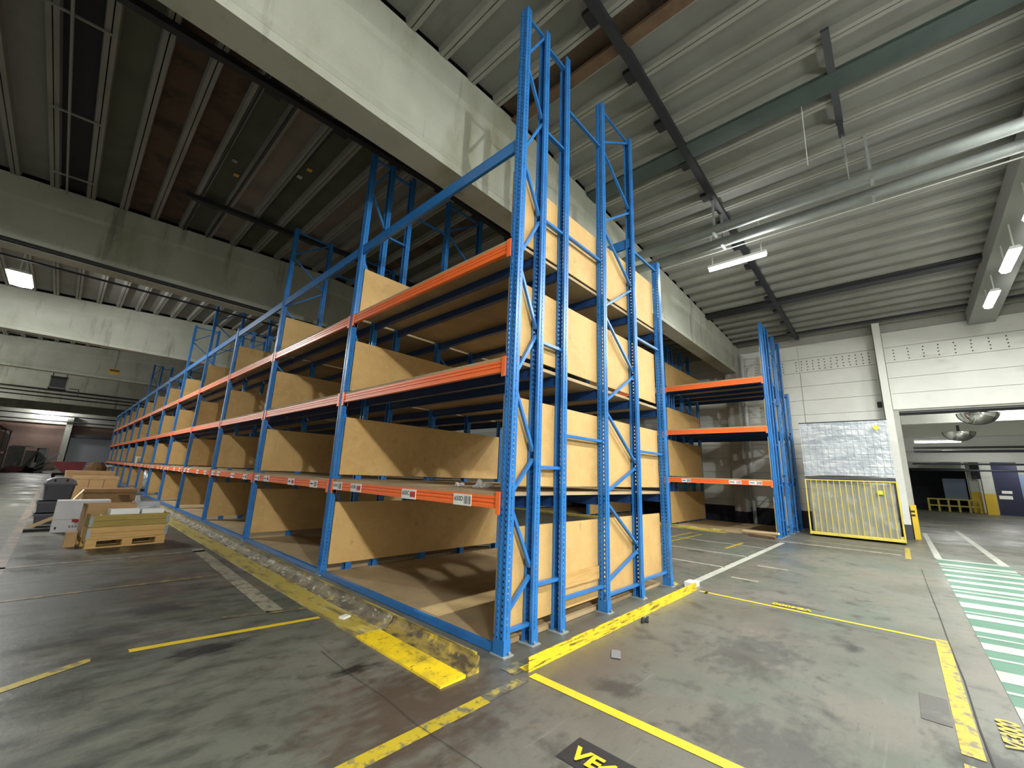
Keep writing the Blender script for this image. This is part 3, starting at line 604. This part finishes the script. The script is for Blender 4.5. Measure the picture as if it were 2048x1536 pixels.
# ------------------------------------------------------------------ wrapped cage by the white wall
cg = empty('barred_trolley', (13.65, -1.47, 0), 0, 'yellow barred trolley holding grey film-wrapped goods by white pillar', 'trolley')
W2 = 1.09
def ring_bars(x):
    for y in (-W2, W2): part('corner_post', MB().tube([(x, y, .06), (x, y, 1.74)], .022, 8), 'yellow_bar', cg)
    for z in (.12, 1.72): part('rail', MB().tube([(x, -W2, z), (x, W2, z)], .02, 8), 'yellow_bar', cg)
ring_bars(0); ring_bars(.95)
for y in (-W2, W2):
    for z in (.12, 1.72): part('rail', MB().tube([(0, y, z), (.95, y, z)], .02, 8), 'yellow_bar', cg)
bm_ = MB().tube([(0, 0, .12), (0, 0, 1.72)], .011, 6).mesh('bar', 'yellow_bar')
for k in range(1, 15): link('bar', bm_, cg, (-.012, -W2 + k * 2 * W2 / 15, 0))
part('base_frame', MB().box(-.03, .98, -W2 - .02, W2 + .02, .06, .11), 'yellow_bar', cg)
for x in (.06, .89):
    for y in (-W2 + .06, W2 - .06): part('caster', MB().tube([(x - .02, y, .035), (x + .02, y, .035)], .035, 12), 'rubber', cg)
gd = empty('wrapped_goods', (13.72, -1.47, .13), 0, 'grey goods under clear film inside the yellow barred trolley', 'goods')
part('load', MB().box(.05, .78, -1.0, 1.0, 0, 1.5), 'wrapped_grey', gd)
rnd = random.Random(11); fmb = MB(); nx, nz = 22, 14; g = []
for i in range(nx + 1):
    for j in range(nz + 1): g.append((.0 + rnd.uniform(-.004, .006), -1.03 + 2.06 * i / nx, 1.56 * j / nz))
fmb.add(g, [(i * (nz + 1) + j, (i + 1) * (nz + 1) + j, (i + 1) * (nz + 1) + j + 1, i * (nz + 1) + j + 1) for i in range(nx) for j in range(nz)])
part('film', fmb, 'clear_film', gd, smooth=True)
part('sticker', MB().box(-.028, -.024, -.80, -.62, 1.22, 1.34), 'sticker_lime', gd)
pb = empty('film_wrapped_cage', (13.65, -1.47, 1.76), 0, 'silver film-wrapped cage stacked on top of the yellow trolley', 'cage')
sm = MB(); nx, nz = 30, 22; g = []; rnd = random.Random(5)
for i in range(nx + 1):
    for j in range(nz + 1): g.append((rnd.uniform(-.003, .003), -1.09 + 2.18 * i / nx, .07 + (.05 * math.sin(math.pi * i / nx) if j == 0 else 0) + 1.71 * j / nz))
sm.add(g, [(i * (nz + 1) + j, (i + 1) * (nz + 1) + j, (i + 1) * (nz + 1) + j + 1, i * (nz + 1) + j + 1) for i in range(nx) for j in range(nz)])
sm.box(.03, .93, -1.08, 1.08, .1, 1.76)
part('film_wrap', sm, 'silver_film', pb)
gm = MB()
for k in range(14): gm.tube([(-.006, -1.05 + k * .16, .1), (-.006, -1.05 + k * .16, 1.76)], .005, 5)
for k in range(9): gm.tube([(-.005, -1.08, .2 + k * .19), (-.005, 1.08, .2 + k * .19)], .004, 5)
tag(part('wire_grid', gm, 'grid_wire', pb), kind='stuff')
part('top_edge', MB().tube([(0, -1.1, 1.79), (0, 1.1, 1.79)], .018, 8), 'dark_grey', pb)
part('bottom_tray', MB().box(.02, .95, -1.08, 1.08, 0, .07), 'dark_grey', pb)
part('sticker', MB().tube([(-.03, -.83, 1.56), (-.022, -.83, 1.56)], .075, 12), 'sticker_lime', pb)

# ------------------------------------------------------------------ hall beyond the doorway
pw = structure('wall_passage', MB().box(17.0, 26, -2.86, -2.76, 0, 5).box(48, 48.3, -3.4, 2, 0, 6).box(48, 48.3, -6.75, -3.4, 3.45, 6).box(48, 48.3, YB, -6.75, 0, 6).box(26, 48, 1.8, 2, 0, 6), 'wall_white', 'white walls of the hall beyond the doorway')
structure('ceiling_passage', MB().box(XW + .4, 48, YB, 2, 5.0, 5.2), 'wall_dirty', 'pale ceiling of the hall beyond the doorway')
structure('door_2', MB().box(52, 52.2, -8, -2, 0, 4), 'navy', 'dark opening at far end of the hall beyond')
for i, (x, z0, z1) in enumerate(((18.6, 3.95, 4.55), (21.5, 3.72, 4.35), (33, 3.9, 4.8), (40, 3.6, 4.6))):
    structure('passage_beam', MB().box(x, x + .4, YB, -2.95 if x < 26 else 2, z0, z1), 'wall_white', f'white concrete beam over the hall beyond, {ORD[i]} behind the doorway')
for i, (z, x, r) in enumerate(((3.45, 24, .05), (3.30, 24.3, .06), (3.0, 30, .05), (2.95, 38, .06))):
    single('overhead_pipe', MB().tube([(x, -11.5, z), (x, -3.3, z)], r, 8), 'dark_grey', f'dark overhead pipe crossing the hall beyond, {ORD[i]} from the doorway', 'pipe', 'pipes in the hall beyond', smooth=True)
def mirror(x, y, z, r, label):
    m = empty('dome_mirror', (x, y, z), 0, label, 'mirror', 'convex mirrors in the doorway')
    mb = MB(); vs = []; nu, nv = 20, 8
    for j in range(nv + 1):
        for i in range(nu + 1):
            a = math.pi * i / nu + math.pi; t = math.pi / 2 * j / nv
            vs.append((-.55 * r * math.cos(t) + .1 * r, r * math.sin(t) * math.cos(a), r * .8 * math.sin(t) * math.sin(a)))
    mb.add(vs, [(j * (nu + 1) + i, j * (nu + 1) + i + 1, (j + 1) * (nu + 1) + i + 1, (j + 1) * (nu + 1) + i) for j in range(nv) for i in range(nu)])
    part('dome', mb, 'mirror', m, smooth=True)
    part('rim', MB().tube([(.1 * r, r * math.cos(math.pi * i / 16 + math.pi), r * .8 * math.sin(math.pi * i / 16 + math.pi)) for i in range(17)], .018, 6), 'dark_grey', m)
    part('bracket', MB().box(0, .1, -.04, .04, 0, .25), 'dark_grey', m)
mirror(17.2, -4.78, 4.08, .48, 'large convex half-dome mirror hanging under the doorway header')
mirror(20.5, -4.55, 3.80, .44, 'smaller convex half-dome mirror hanging behind the first one')
def pillar2(x, y, wd, h, hy, label):
    p = structure('passage_pillar', MB().box(x, x + wd, y - wd / 2, y + wd / 2, hy, h), 'wall_white', label)
    structure('painted_base', MB().box(x - .005, x + wd, y - wd / 2 - .005, y + wd / 2 + .005, 0, hy), 'yellow_plain', parent=p)
pillar2(46.5, -6.98, .55, 5.0, 1.6, 'white pillar with yellow base beside the dark opening')
pillar2(44.0, -7.45, .55, 5.0, 1.5, 'second white pillar with yellow base next to navy panel')
single('wall_cabinet', MB().box(45.6, 46.3, -7.35, -6.9, 2.6, 3.9), 'dark_grey', 'dark switch cabinet mounted between the yellow based pillars', 'cabinet')
nv = empty('navy_door_panel', (44.5, -8.45, 0), 0, 'tall navy door panel with notices beside yellow based pillar', 'door')
part('panel', MB().box(0, .15, -.62, .62, 0, 3.9), 'navy_panel', nv)
for y, z, a, b in ((.1, 1.55, .5, .4), (.2, 1.15, .65, .5)): part('notice', MB().box(-.02, 0, y - a / 2, y + a / 2, z, z + b * .5), 'white_paper', nv)
bd = empty('pale_blue_door', (46.0, -10.5, 0), 0, 'pale blue sliding door right of the navy panel', 'door')
part('panel', MB().box(0, .12, -1.3, 1.3, .6, 3.0), 'door_blue', bd); part('lower_panel', MB().box(0, .12, -1.3, 1.3, 0, .55), 'shutter_grey', bd); part('notice', MB().box(-.02, 0, .2, .9, 1.5, 1.75), 'white_paper', bd)
fe = empty('low_barrier', (45.5, -5.6, 0), 0, 'low yellowish barrier fence in front of the dark opening', 'fence')
for z in (.45, .95): part('rail', MB().box(-.04, .04, -1.4, 1.4, z - .05, z + .05), 'yellow_bar', fe)
for k in range(6): part('post', MB().box(-.05, .05, -1.4 + k * .56 - .06, -1.4 + k * .56 + .06, 0, 1.0), 'yellow_bar', fe)
single('blue_board', MB().box(47.4, 47.5, -6.6, -5.3, 0.9, 2.6), 'door_blue', 'dull blue board leaning in the dark opening', 'board')
gp = empty('bollard', (16.12, -2.86, 0), 0, 'yellow guard post at doorway edge beside the pillar', 'bollard')
part('post', MB().box(-.1, .1, -.07, .07, 0, 1.05), 'yellow_plain', gp)
for z in (.70, .82): part('marking', MB().box(-.105, -.1, -.02, .07, z, z + .06), 'ink', gp)
single('switch_box', MB().box(16.2, 16.25, -2.5, -2.38, 4.3, 4.5), 'ink', 'small black switch box on white wall beside pillar', 'switch')

# ------------------------------------------------------------------ lamps
def lamp(x, y, z, along, length, power, label, group, wd=.2, down=0.0, top=None):
    r = empty('ceiling_lamp', (x, y, z), 0 if along == 'y' else math.pi / 2, label, 'lamp', group)
    part('housing', MB().prism([(-wd / 2, .03), (wd / 2, .03), (wd / 3, .10), (-wd / 3, .10)], 'y', -length / 2, length / 2), 'lamp_body', r)
    part('diffuser', MB().prism([(-wd / 2 + .01, .03), (-wd / 2 + .03, -.03), (0, -.05), (wd / 2 - .03, -.03), (wd / 2 - .01, .03)], 'y', -length / 2 + .02, length / 2 - .02), 'lamp_glow', r)
    top = top or (zc(x) if x < XW else 5.0)
    sm_ = MB().box(-.012, .012, -.01, .01, .1, top - z).mesh('suspension', 'lamp_body')
    for e in (-1, 1): link('suspension', sm_, r, (0, e * (length / 2 - .1), 0))
    d = bpy.data.lights.new('lamp_light', 'POINT'); d.shadow_soft_size = .10; d.energy = power; d.color = LAMP_COLOR
    l = bpy.data.objects.new('lamp_light', d); COL.objects.link(l); l.parent = r; l.location = (0, 0, -.17)
    if down:
        d = bpy.data.lights.new('lamp_downlight', 'AREA'); d.shape = 'RECTANGLE'; d.size = wd; d.size_y = length; d.energy = down; d.color = LAMP_COLOR
        l = bpy.data.objects.new('lamp_downlight', d); COL.objects.link(l); l.parent = r; l.location = (0, 0, -.06)
    return r
for i, (x, dn_, pw_) in enumerate(TRUNK_LAMPS):
    lamp(x, TRUNK_Y, TRUNK_Z, 'x', 1.2, pw_, f'glowing batten lamp below grey trunking, {ORD[len(TRUNK_LAMPS) - 1 - i]} from the white wall', 'lamps along the trunking', .2, dn_, zc(x) - .45 if x > 2 else None)
lamp(7.12, -.40, 6.62, 'y', 1.25, 85, 'bright fluorescent lamp hanging below the two ceiling pipes', 'hall lamps', .14, 260)
for i, (x, y, z, p_) in enumerate(AISLE_LAMPS):
    lamp(x, y, z, 'y', 1.3, p_ * .7, ['strong lamp over the aisle behind the camera position', 'glowing lamp over the left aisle between roof beams', 'lamp of the outer aisle row, nearest one', 'lamp of the outer aisle row, middle one', 'lamp of the outer aisle row, last one', 'lamp close to the brown far wall'][i], 'lamps over the aisle', .5, p_ * .4)
lamp(25.5, -4.2, 3.85, 'y', 1.6, 260, 'fluorescent lamp in the hall beyond the doorway', 'lamps in the hall beyond', .14)
lamp(17.75, -5.5, 4.55, 'y', 1.3, 100, 'lamp hidden behind the doorway header', 'lamps in the hall beyond', .14)
lamp(36.0, -7.2, 4.3, 'y', 1.6, 150, 'fluorescent lamp midway along the hall beyond', 'lamps in the hall beyond', .14)
lamp(43.0, -10.2, 4.3, 'y', 1.6, 300, 'fluorescent lamp above pale blue door in the hall beyond', 'lamps in the hall beyond', .14)

# ------------------------------------------------------------------ goods standing in the left aisle
def pallet_parts(root, L_=1.08, D_=.8, mat='wood'):
    for y in (-D_ / 2, -.05, D_ / 2 - .1): part('skid', MB().box(-L_ / 2, L_ / 2, y, y + .1, 0, .022), mat, root)
    blk = MB().box(-.07, .07, 0, .1, .022, .10).mesh('block', mat)
    for x in (-L_ / 2 + .07, 0, L_ / 2 - .07):
        for y in (-D_ / 2, -.05, D_ / 2 - .1): link('block', blk, root, (x, y, 0))
    for x in (-L_ / 2, -.07, L_ / 2 - .14): part('stringer', MB().box(x, x + .14, -D_ / 2, D_ / 2, .10, .122), mat, root)
    n = 5; wd = D_ / n * .8
    dk = MB().box(-L_ / 2, L_ / 2, 0, wd, .122, .144).mesh('deck_board', mat)
    for k in range(n): link('deck_board', dk, root, (0, -D_ / 2 + k * (D_ - wd) / (n - 1), 0))
PR = math.atan2(.14, 1.15)
pal = empty('wooden_pallet', (-1.83, 8.08, 0), PR, 'wooden pallet under the collar crate in the aisle', 'pallet'); pallet_parts(pal)
def collar(z, mats, label):
    c = empty('pallet_collar', (-1.83, 8.08, z), PR, label, 'crate', 'pallet collars')
    for k, m in enumerate(mats):
        z0 = k * .1
        for y in (-.4, .38): part('board', MB().box(-.54, .54, y, y + .02, z0 + .002, z0 + .098), m, c)
        for x in (-.54, .52): part('board', MB().box(x, x + .02, -.38, .38, z0 + .002, z0 + .098), m, c)
    h = len(mats) * .1
    for x in (-.54, .54):
        for y in (-.4, .4): part('hinge', MB().box(x - .012, x + .012, y - .012, y + .012, .01, h - .01).box(min(x, x * .93), max(x, x * .93), y - .006 * (1 if y > 0 else -1) - .003, y + .006 * (1 if y > 0 else -1) + .003, .03, h - .03), 'galvanised', c)
collar(.146, ['wood', 'wood'], 'lower fresh wood pallet collar on the aisle pallet')
collar(.348, ['wood_green', 'wood_green'], 'upper weathered olive pallet collar filled with white stacks')
def rot_in(px, py):
    return (-1.83 + px * math.cos(PR) - py * math.sin(PR), 8.08 + px * math.sin(PR) + py * math.cos(PR))
def in_crate(name, px, py, a, b, z0, h, mat, label, cat, tilt=0, tx=0):
    r = single(name, MB().box(-a / 2, a / 2, -b / 2, b / 2, 0, h), mat, label, cat); x, y = rot_in(px, py); r.location = (x, y, z0); r.rotation_euler = (tx, 0, PR + tilt); return r
co = empty('open_carton', (*rot_in(-.22, .16), .15), PR, 'open brown carton standing in the collar crate', 'box')
for y in (-.2, .2): part('side', MB().box(-.33, .33, y - .004, y + .004, 0, .55), 'card', co)
for x in (-.33, .33): part('side', MB().box(x - .004, x + .004, -.2, .2, 0, .55), 'card', co)
part('bottom', MB().box(-.33, .33, -.2, .2, 0, .01), 'card', co); part('flap', MB().quad((-.33, -.2, .55), (-.33, .2, .55), (-.5, .2, .62), (-.5, -.2, .62)), 'card', co)
in_crate('paper_stack', -.1, -.22, .40, .22, .16, .47, 'white_paper', 'white sheet stack in front of the open carton in crate', 'paper', .03)
in_crate('paper_stack', .32, -.14, .32, .36, .16, .45, 'white_paper', 'slanted white sheet stack in crate corner', 'paper', -.1)
in_crate('film_pack', .30, .2, .38, .22, .16, .56, 'silver_film', 'glossy film-wrapped pack at the back of collar crate', 'pack', .05)
for k, (px, py) in enumerate(((-.38, -.3), (-.14, -.33), (.08, -.31))):
    crumple('paper_roll', (*rot_in(px, py), .46), (.13, .06, .10), 'foam_white', ['white bundle at crate front, nearest the carton corner', 'white bundle at crate front, middle of three', 'white bundle at crate front, beside slanted stack'][k], 'bundle', 3 + k)
single('carton_block', MB().box(-2.56, -2.42, 8.0, 8.3, 0, .24), 'card', 'small brown carton block against the pallet side', 'box')
wb = empty('white_carton', (-2.33, 10.35, 0), .02, 'large white printed carton standing behind the collar crate', 'box')
part('body', MB().box(-.40, .40, -.2, .25, .0, .62), 'white_card', wb)
part('fold_line', MB().box(-.40, .40, -.203, -.199, .245, .252), 'ink_grey', wb)
part('print_mark', MB().box(-.13, .0, -.204, -.199, .19, .245), 'red_ink', wb)
part('print_mark', MB().box(.08, .26, -.204, -.199, .36, .43), 'ink_grey', wb)
for k in range(4): part('print_mark', MB().box(-.16 + k * .045, -.13 + k * .045, -.204, -.199, .08, .13), 'ink_grey', wb)
part('print_mark', MB().box(-.36, -.33, -.204, -.199, .06, .11), 'ink', wb)
single('wooden_lath', MB().bar((-3.05, 10.9, .035), (-2.72, 10.52, .26), .02, .07), 'wood_pale', 'pale wooden lath leaning beside the white carton', 'lath')
single('base_plate', MB().box(-3.1, -2.7, 10.45, 10.62, 0, .05), 'rubber', 'black plastic strip on floor left of white carton', 'strip')
def bin_(x, y, rx, ry, h, lid, label, wheels=True):
    b = empty('waste_bin', (x, y, 0), .05, label, 'bin', 'grey bins in the aisle')
    def sec(k, z): return [(k * rx * sx, k * ry * sy, z) for sx, sy in ((-1, -.85), (-.85, -1), (.85, -1), (1, -.85), (1, .85), (.85, 1), (-.85, 1), (-1, .85))]
    mb = MB(); ss = [sec(.82, .05), sec(1.0, h)]; n = 8
    for k in range(n): mb.quad(ss[0][k], ss[0][(k + 1) % n], ss[1][(k + 1) % n], ss[1][k])
    mb.add(ss[0], [tuple(range(n))]); mb.add(ss[1], [tuple(range(n))])
    part('body', mb, 'bin_grey', b)
    part('rim', MB().box(-rx * 1.08, rx * 1.08, -ry * 1.08, ry * 1.08, h - .05, h), 'bin_grey', b)
    if lid:
        lm_ = MB(); pr = [(-rx * 1.02, 0)] + [(rx * 1.02 * math.cos(math.pi - math.pi * t / 8), .16 * math.sin(math.pi * t / 8) + .02) for t in range(9)] + [(rx * 1.02, 0)]
        lm_.prism(pr, 'y', -ry * 1.02, ry * 1.02); part('lid', lm_, 'bin_lid', b, (0, 0, h))
        for xx in (-rx * .45, rx * .35): part('lid_grip', MB().box(xx - .02, xx + .02, -ry * 1.06, -ry * .9, h + .06, h + .13), 'rubber', b)
    if wheels:
        for xx in (-rx * .7, rx * .7): part('wheel', MB().tube([(xx - .03, ry * .7, .06), (xx + .03, ry * .7, .06)], .06, 12), 'rubber', b)
bin_(-2.70, 15.9, .31, .36, .74, True, 'large grey wheeled bin with domed lid in the aisle')
bin_(-2.86, 12.6, .17, .2, .46, False, 'smaller open grey bin in front of the domed bin')
bin_(-2.86, 11.4, .16, .18, .28, False, 'low grey tub beside the white carton', False)
def carton(x0, x1, y0, y1, h, mat, label, seams=2, rz=0.0):
    b = empty('carton', ((x0 + x1) / 2, (y0 + y1) / 2, 0), rz, label, 'box', 'cartons in the aisle')
    a, d = (x1 - x0) / 2, (y1 - y0) / 2
    part('body', MB().box(-a, a, -d, d, 0, h), mat, b)
    for k in range(seams): part('strap', MB().box(-a + 2 * a * (k + 1) / (seams + 1) - .012, -a + 2 * a * (k + 1) / (seams + 1) + .012, -d - .004, d + .004, 0, h + .004), 'tape', b)
    part('lid_edge', MB().box(-a - .01, a + .01, -d - .01, d + .01, h - .10, h + .008), mat, b)
    return b
torn = carton(-2.15, -.82, 17.2, 18.1, .50, 'card_dark', 'torn brown carton between grey bin and the guard rail', 0, .06)
part('flap', MB().prism([(-.45, .28), (-.70, .34), (-.70, .346), (-.45, .29)], 'x', .2, .48), 'card', torn)
for i, (a, b_) in enumerate((((-2.45, 16.6, .0), (-2.12, 17.1, .48)), ((-2.4, 16.5, .05), (-2.15, 16.8, .2)))):
    single('wooden_lath', MB().bar(a, b_, .05, .04), 'wood_pale', ['upright lath leaning on the torn carton', 'short lath lying against the torn carton'][i], 'lath')
carton(-2.34, -1.08, 20.6, 21.6, .80, 'card', 'long strapped carton stack behind the torn carton', 2, .03)
carton(-2.55, -1.1, 22.6, 23.8, .96, 'card', 'tall carton stack farthest back in the aisle row', 0, .03)
wp = empty('wooden_pallet', (-1.75, 21.1, 0), .03, 'pallet edge showing beside the strapped carton stack', 'pallet')
part('deck_board', MB().box(-.75, -.6, -.7, .4, .1, .14), 'wood', wp); part('block', MB().box(-.75, -.62, -.7, -.55, 0, .1), 'wood', wp)
single('film_bale', MB().tube([(-.62, 18.9, 0), (-.62, 18.9, .18)], [.25, .18], 10), 'wall_dirty', 'low grey bale on floor between cartons and rack', 'bale')
# red tipping skip
sk = empty('tipping_skip', (-2.25, 45.5, 0), 0, 'dark red tipping skip on wheels in far aisle', 'skip')
part('tub', MB().prism([(-.95, 1.15), (.95, 1.22), (.8, .35), (-.25, .35)], 'y', -.8, .8), 'red_paint', sk)
part('chassis', MB().box(-.75, .8, -.7, .7, .14, .3), 'rubber', sk)
for x in (-.65, .65):
    for y in (-.6, .6): part('wheel', MB().tube([(x, y - .06, .12), (x, y + .06, .12)], .12, 12), 'rubber', sk)
single('card_dome', MB().tube([(-.9, 40, .0), (-.9, 40, .9), (-.9, 40, 1.25)], [.55, .55, .3], 12), 'card_dark', 'rounded brown cardboard bale behind the carton stacks', 'bale')
single('low_table', MB().box(-.5, .3, 43, 44, .9, 1.05).box(-.45, -.35, 43.1, 43.2, 0, .9).box(.15, .25, 43.1, 43.2, 0, .9), 'white_card', 'small pale table behind the brown bale near rack end', 'table')
# scrap heap at the far end of the aisle
def scrap(name, mb, mat, label): return single(name, mb, mat, label, 'scrap', 'scrap heap by the far wall')
scrap('metal_cabinet', MB().box(-6.2, -5.2, 58.2, 59.2, 0, 2.35), 'scrap_grey', 'tall grey cabinet at the left of the scrap heap')
scrap('metal_cabinet', MB().box(-5.1, -4.5, 58.4, 59.2, 0, 2.0), 'grey_panel', 'pale grey cabinet beside the tall one in scrap heap')
scrap('scrap_metal', MB().box(-4.4, -3.7, 58.6, 58.7, 0, 2.3).box(-4.4, -4.3, 58.6, 59.4, 0, 2.3).box(-3.8, -3.7, 58.5, 59.4, 0, 2.35), 'scrap_grey', 'dark upright metal frame in the scrap heap')
scrap('scrap_metal', MB().bar((-6.0, 58.0, 2.4), (-3.75, 58.3, 2.36), .08, .08).bar((-3.75, 58.3, 2.36), (-3.7, 58.3, .3), .08, .08), 'grey_panel', 'pale metal frame edge over the scrap heap')
for i, (a, b_, m) in enumerate((((-4.8, 57.2, .1), (-2.9, 57.6, 1.9), 'galvanised'), ((-4.6, 56.8, .1), (-3.0, 57.0, 1.2), 'grey_panel'), ((-5.0, 57.4, .2), (-4.3, 57.8, 2.0), 'scrap_grey'), ((-4.2, 56.5, .05), (-2.7, 56.6, .5), 'grey_panel'))):
    scrap('metal_profile', MB().bar(a, b_, .18, .14), m, ['long steel profile leaning out of the scrap heap', 'shorter steel profile below the long leaning one', 'dark steep profile in middle of the scrap heap', 'low steel profile at the heap edge'][i])
crumple('scrap_lump', (-5.6, 57.0, 0), (.8, .7, 1.0), 'wall_dirty', 'crumpled grey sheet metal at foot of the scrap heap', 'scrap', 4)
crumple('scrap_lump', (-4.6, 56.7, 0), (.7, .6, .7), 'rubber', 'dark lump in front of the scrap heap', 'scrap', 9)
crumple('scrap_lump', (-6.3, 56.3, 0), (.9, .5, .45), 'wood_rust', 'brown rubbish at the left edge of scrap heap', 'scrap', 12)
scrap('red_box', MB().box(-6.0, -4.9, 56.4, 56.9, 0, .55), 'red_paint', 'dull red box at foot of the scrap heap')
single('white_sack', MB().tube([(-4.35, 56.3, .5), (-4.3, 56.3, .95)], [.14, .2], 8), 'white_paper', 'small white sack on the scrap heap', 'sack')
# far wall: shutter, column, pipes, pale upper band
sh = empty('roller_shutter', (-.6, 67.9, 0), 0, 'grey roller shutter in the brown far wall', 'shutter')
sl = MB().box(-1.75, 1.75, -.02, .05, 0, .235).mesh('slat', 'shutter_grey')
for k in range(15): link('slat', sl, sh, (0, 0, .1 + k * .245))
part('shutter_box', MB().box(-1.78, 1.8, -.35, .05, 3.8, 4.15), 'dark_grey', sh)
structure('far_column', MB().box(-2.95, -2.45, 67.3, 68, 0, 6.2), 'wall_dirty', 'pale column beside the roller shutter')
structure('far_wall_band', MB().box(-9, XW, 67.85, 68, 5.2, 7.6), 'wall_dirty', 'pale upper band of the far wall')
for i, (z, y) in enumerate(((6.1, 66.9), (5.5, 67.2), (6.75, 62))):
    single('pipe_run', MB().tube([(-10, y, z), (8, y, z)], .07, 8), 'dark_grey', ['dark pipe along upper far wall', 'dark pipe lower along far wall', 'dark pipe crossing below the last roof beam'][i], 'pipe', 'pipes near the far wall')
for i, (y, z, r) in enumerate(((10.95, 6.08, .025), (13.2, 6.4, .03), (10.75, 5.95, .02), (35.8, 5.6, .05), (35.2, 5.3, .05), (45, 6.0, .05))):
    single('conduit_run', MB().tube([(-11, y, z), (7, y, z)], r, 6), 'black_steel', f'dark conduit crossing the left aisle high up, {ORD[i]} in depth order', 'conduit', 'conduits across the aisle')
ht = empty('heater_unit', (-3.7, 33.0, 5.42), 0, 'square black warm-air heater hanging high over the aisle', 'heater')
part('casing', MB().box(-.36, .36, 0, .7, 0, .72), 'black_steel', ht)
part('front_frame', MB().box(-.36, .36, -.03, 0, .68, .72).box(-.36, .36, -.03, 0, 0, .04).box(-.36, -.32, -.03, 0, 0, .72).box(.32, .36, -.03, 0, 0, .72), 'grey_panel', ht)
for k in range(6): part('louvre', MB().bar((-.32, -.01, .1 + k * .1), (.32, -.01, .1 + k * .1), .03, .05), 'dark_grey', ht)
part('hanger', MB().tube([(.5, .3, .1), (.9, .3, .1), (.9, .3, -.3)], .03, 6), 'dark_grey', ht); part('hanger', MB().box(-.3, -.26, .3, .34, .72, 2.37), 'dark_grey', ht); part('hanger', MB().box(.26, .3, .3, .34, .72, 2.37), 'dark_grey', ht)
sg = empty('hanging_sign', (-1.7, 28, 6.0), 0, 'yellow sign hanging from beam over the aisle', 'sign')
part('board', MB().box(-.22, .22, 0, .02, 0, .28), 'sign_yellow', sg); part('print', MB().box(-.18, .2, -.004, 0, .14, .24), 'wood_rust', sg); part('rod', MB().box(-.01, .01, 0, .02, .28, 1.88), 'dark_grey', sg)
# second storage rack with cartons, far left
lr = empty('storage_rack', (-6.05, 30, 0), 0, 'far storage rack with brown cartons at the left edge', 'rack')
for k in range(6):
    for x in (-.1, -1.1): part('post', MB().box(x - .05, x + .05, k * 5 - .05, k * 5 + .05, 0, 3.7), 'blue_dark', lr)
for z in (.1, 1.8, 3.55): part('beam', MB().box(-.1, 0, 0, 25, z, z + .1), 'orange_steel', lr); part('deck', MB().box(-1.2, 0, 0, 25, z + .1, z + .13), 'chipboard_dusty', lr)
for lv, z in enumerate((.235, 1.935)):
    for k in range(10):
        single('carton', MB().box(-7.1, -6.15, 30.3 + k * 2.5, 32.3 + k * 2.5, z, z + 1.35), 'card', f'brown carton on {["lower", "upper"][lv]} level of far storage rack, {ORD[k]} from the camera', 'box', 'cartons in the far storage rack')
# bits fixed to the dark ceiling panels above the aisle
single('ceiling_strut', MB().tube([(-3.9, 2.4, 7.55), (-3.9, 11, 7.55)], .02, 6), 'grey_panel', 'thin pale strut along the dark ceiling gap', 'strut')
for i, y in enumerate((5.2, 7.7, 10.2)):
    single('ceiling_strut', MB().bar((-4.15, y, 7.6), (-3.5, y, 7.65), .03, .03), 'grey_panel', f'short pale cross strut in dark ceiling gap, {ORD[i]} from the bright beam', 'strut', 'cross struts')
for i, x in enumerate((-1.72, -1.2, -.50)):
    single('ceiling_cable', MB().tube([(x, 2.4, zc(x) - .05), (x, 11, zc(x) - .05)], .018, 6), 'black_steel', ['black cable along dark ceiling panel beside the brown ones', 'black cable along the other edge of dark ceiling panel', 'black cable along ceiling panel with yellow notes'][i], 'cable', 'ceiling cables')
for i, (x, y, m) in enumerate(((-1.35, 7.6, 'sign_yellow'), (-.3, 6.2, 'sign_yellow'), (-1.5, 7.1, 'grey_panel'), (-.36, 6.6, 'white_card'))):
    single('ceiling_note', MB().box(x - .05, x + .05, y - .055, y + .055, zc(x) + .09, zc(x) + .10), m, ['orange tag on dark ceiling panel beside black cable', 'yellow tag on greenish ceiling panel near the beam', 'grey tag on dark ceiling panel', 'white tag beside yellow tag on ceiling panel'][i], 'tag')
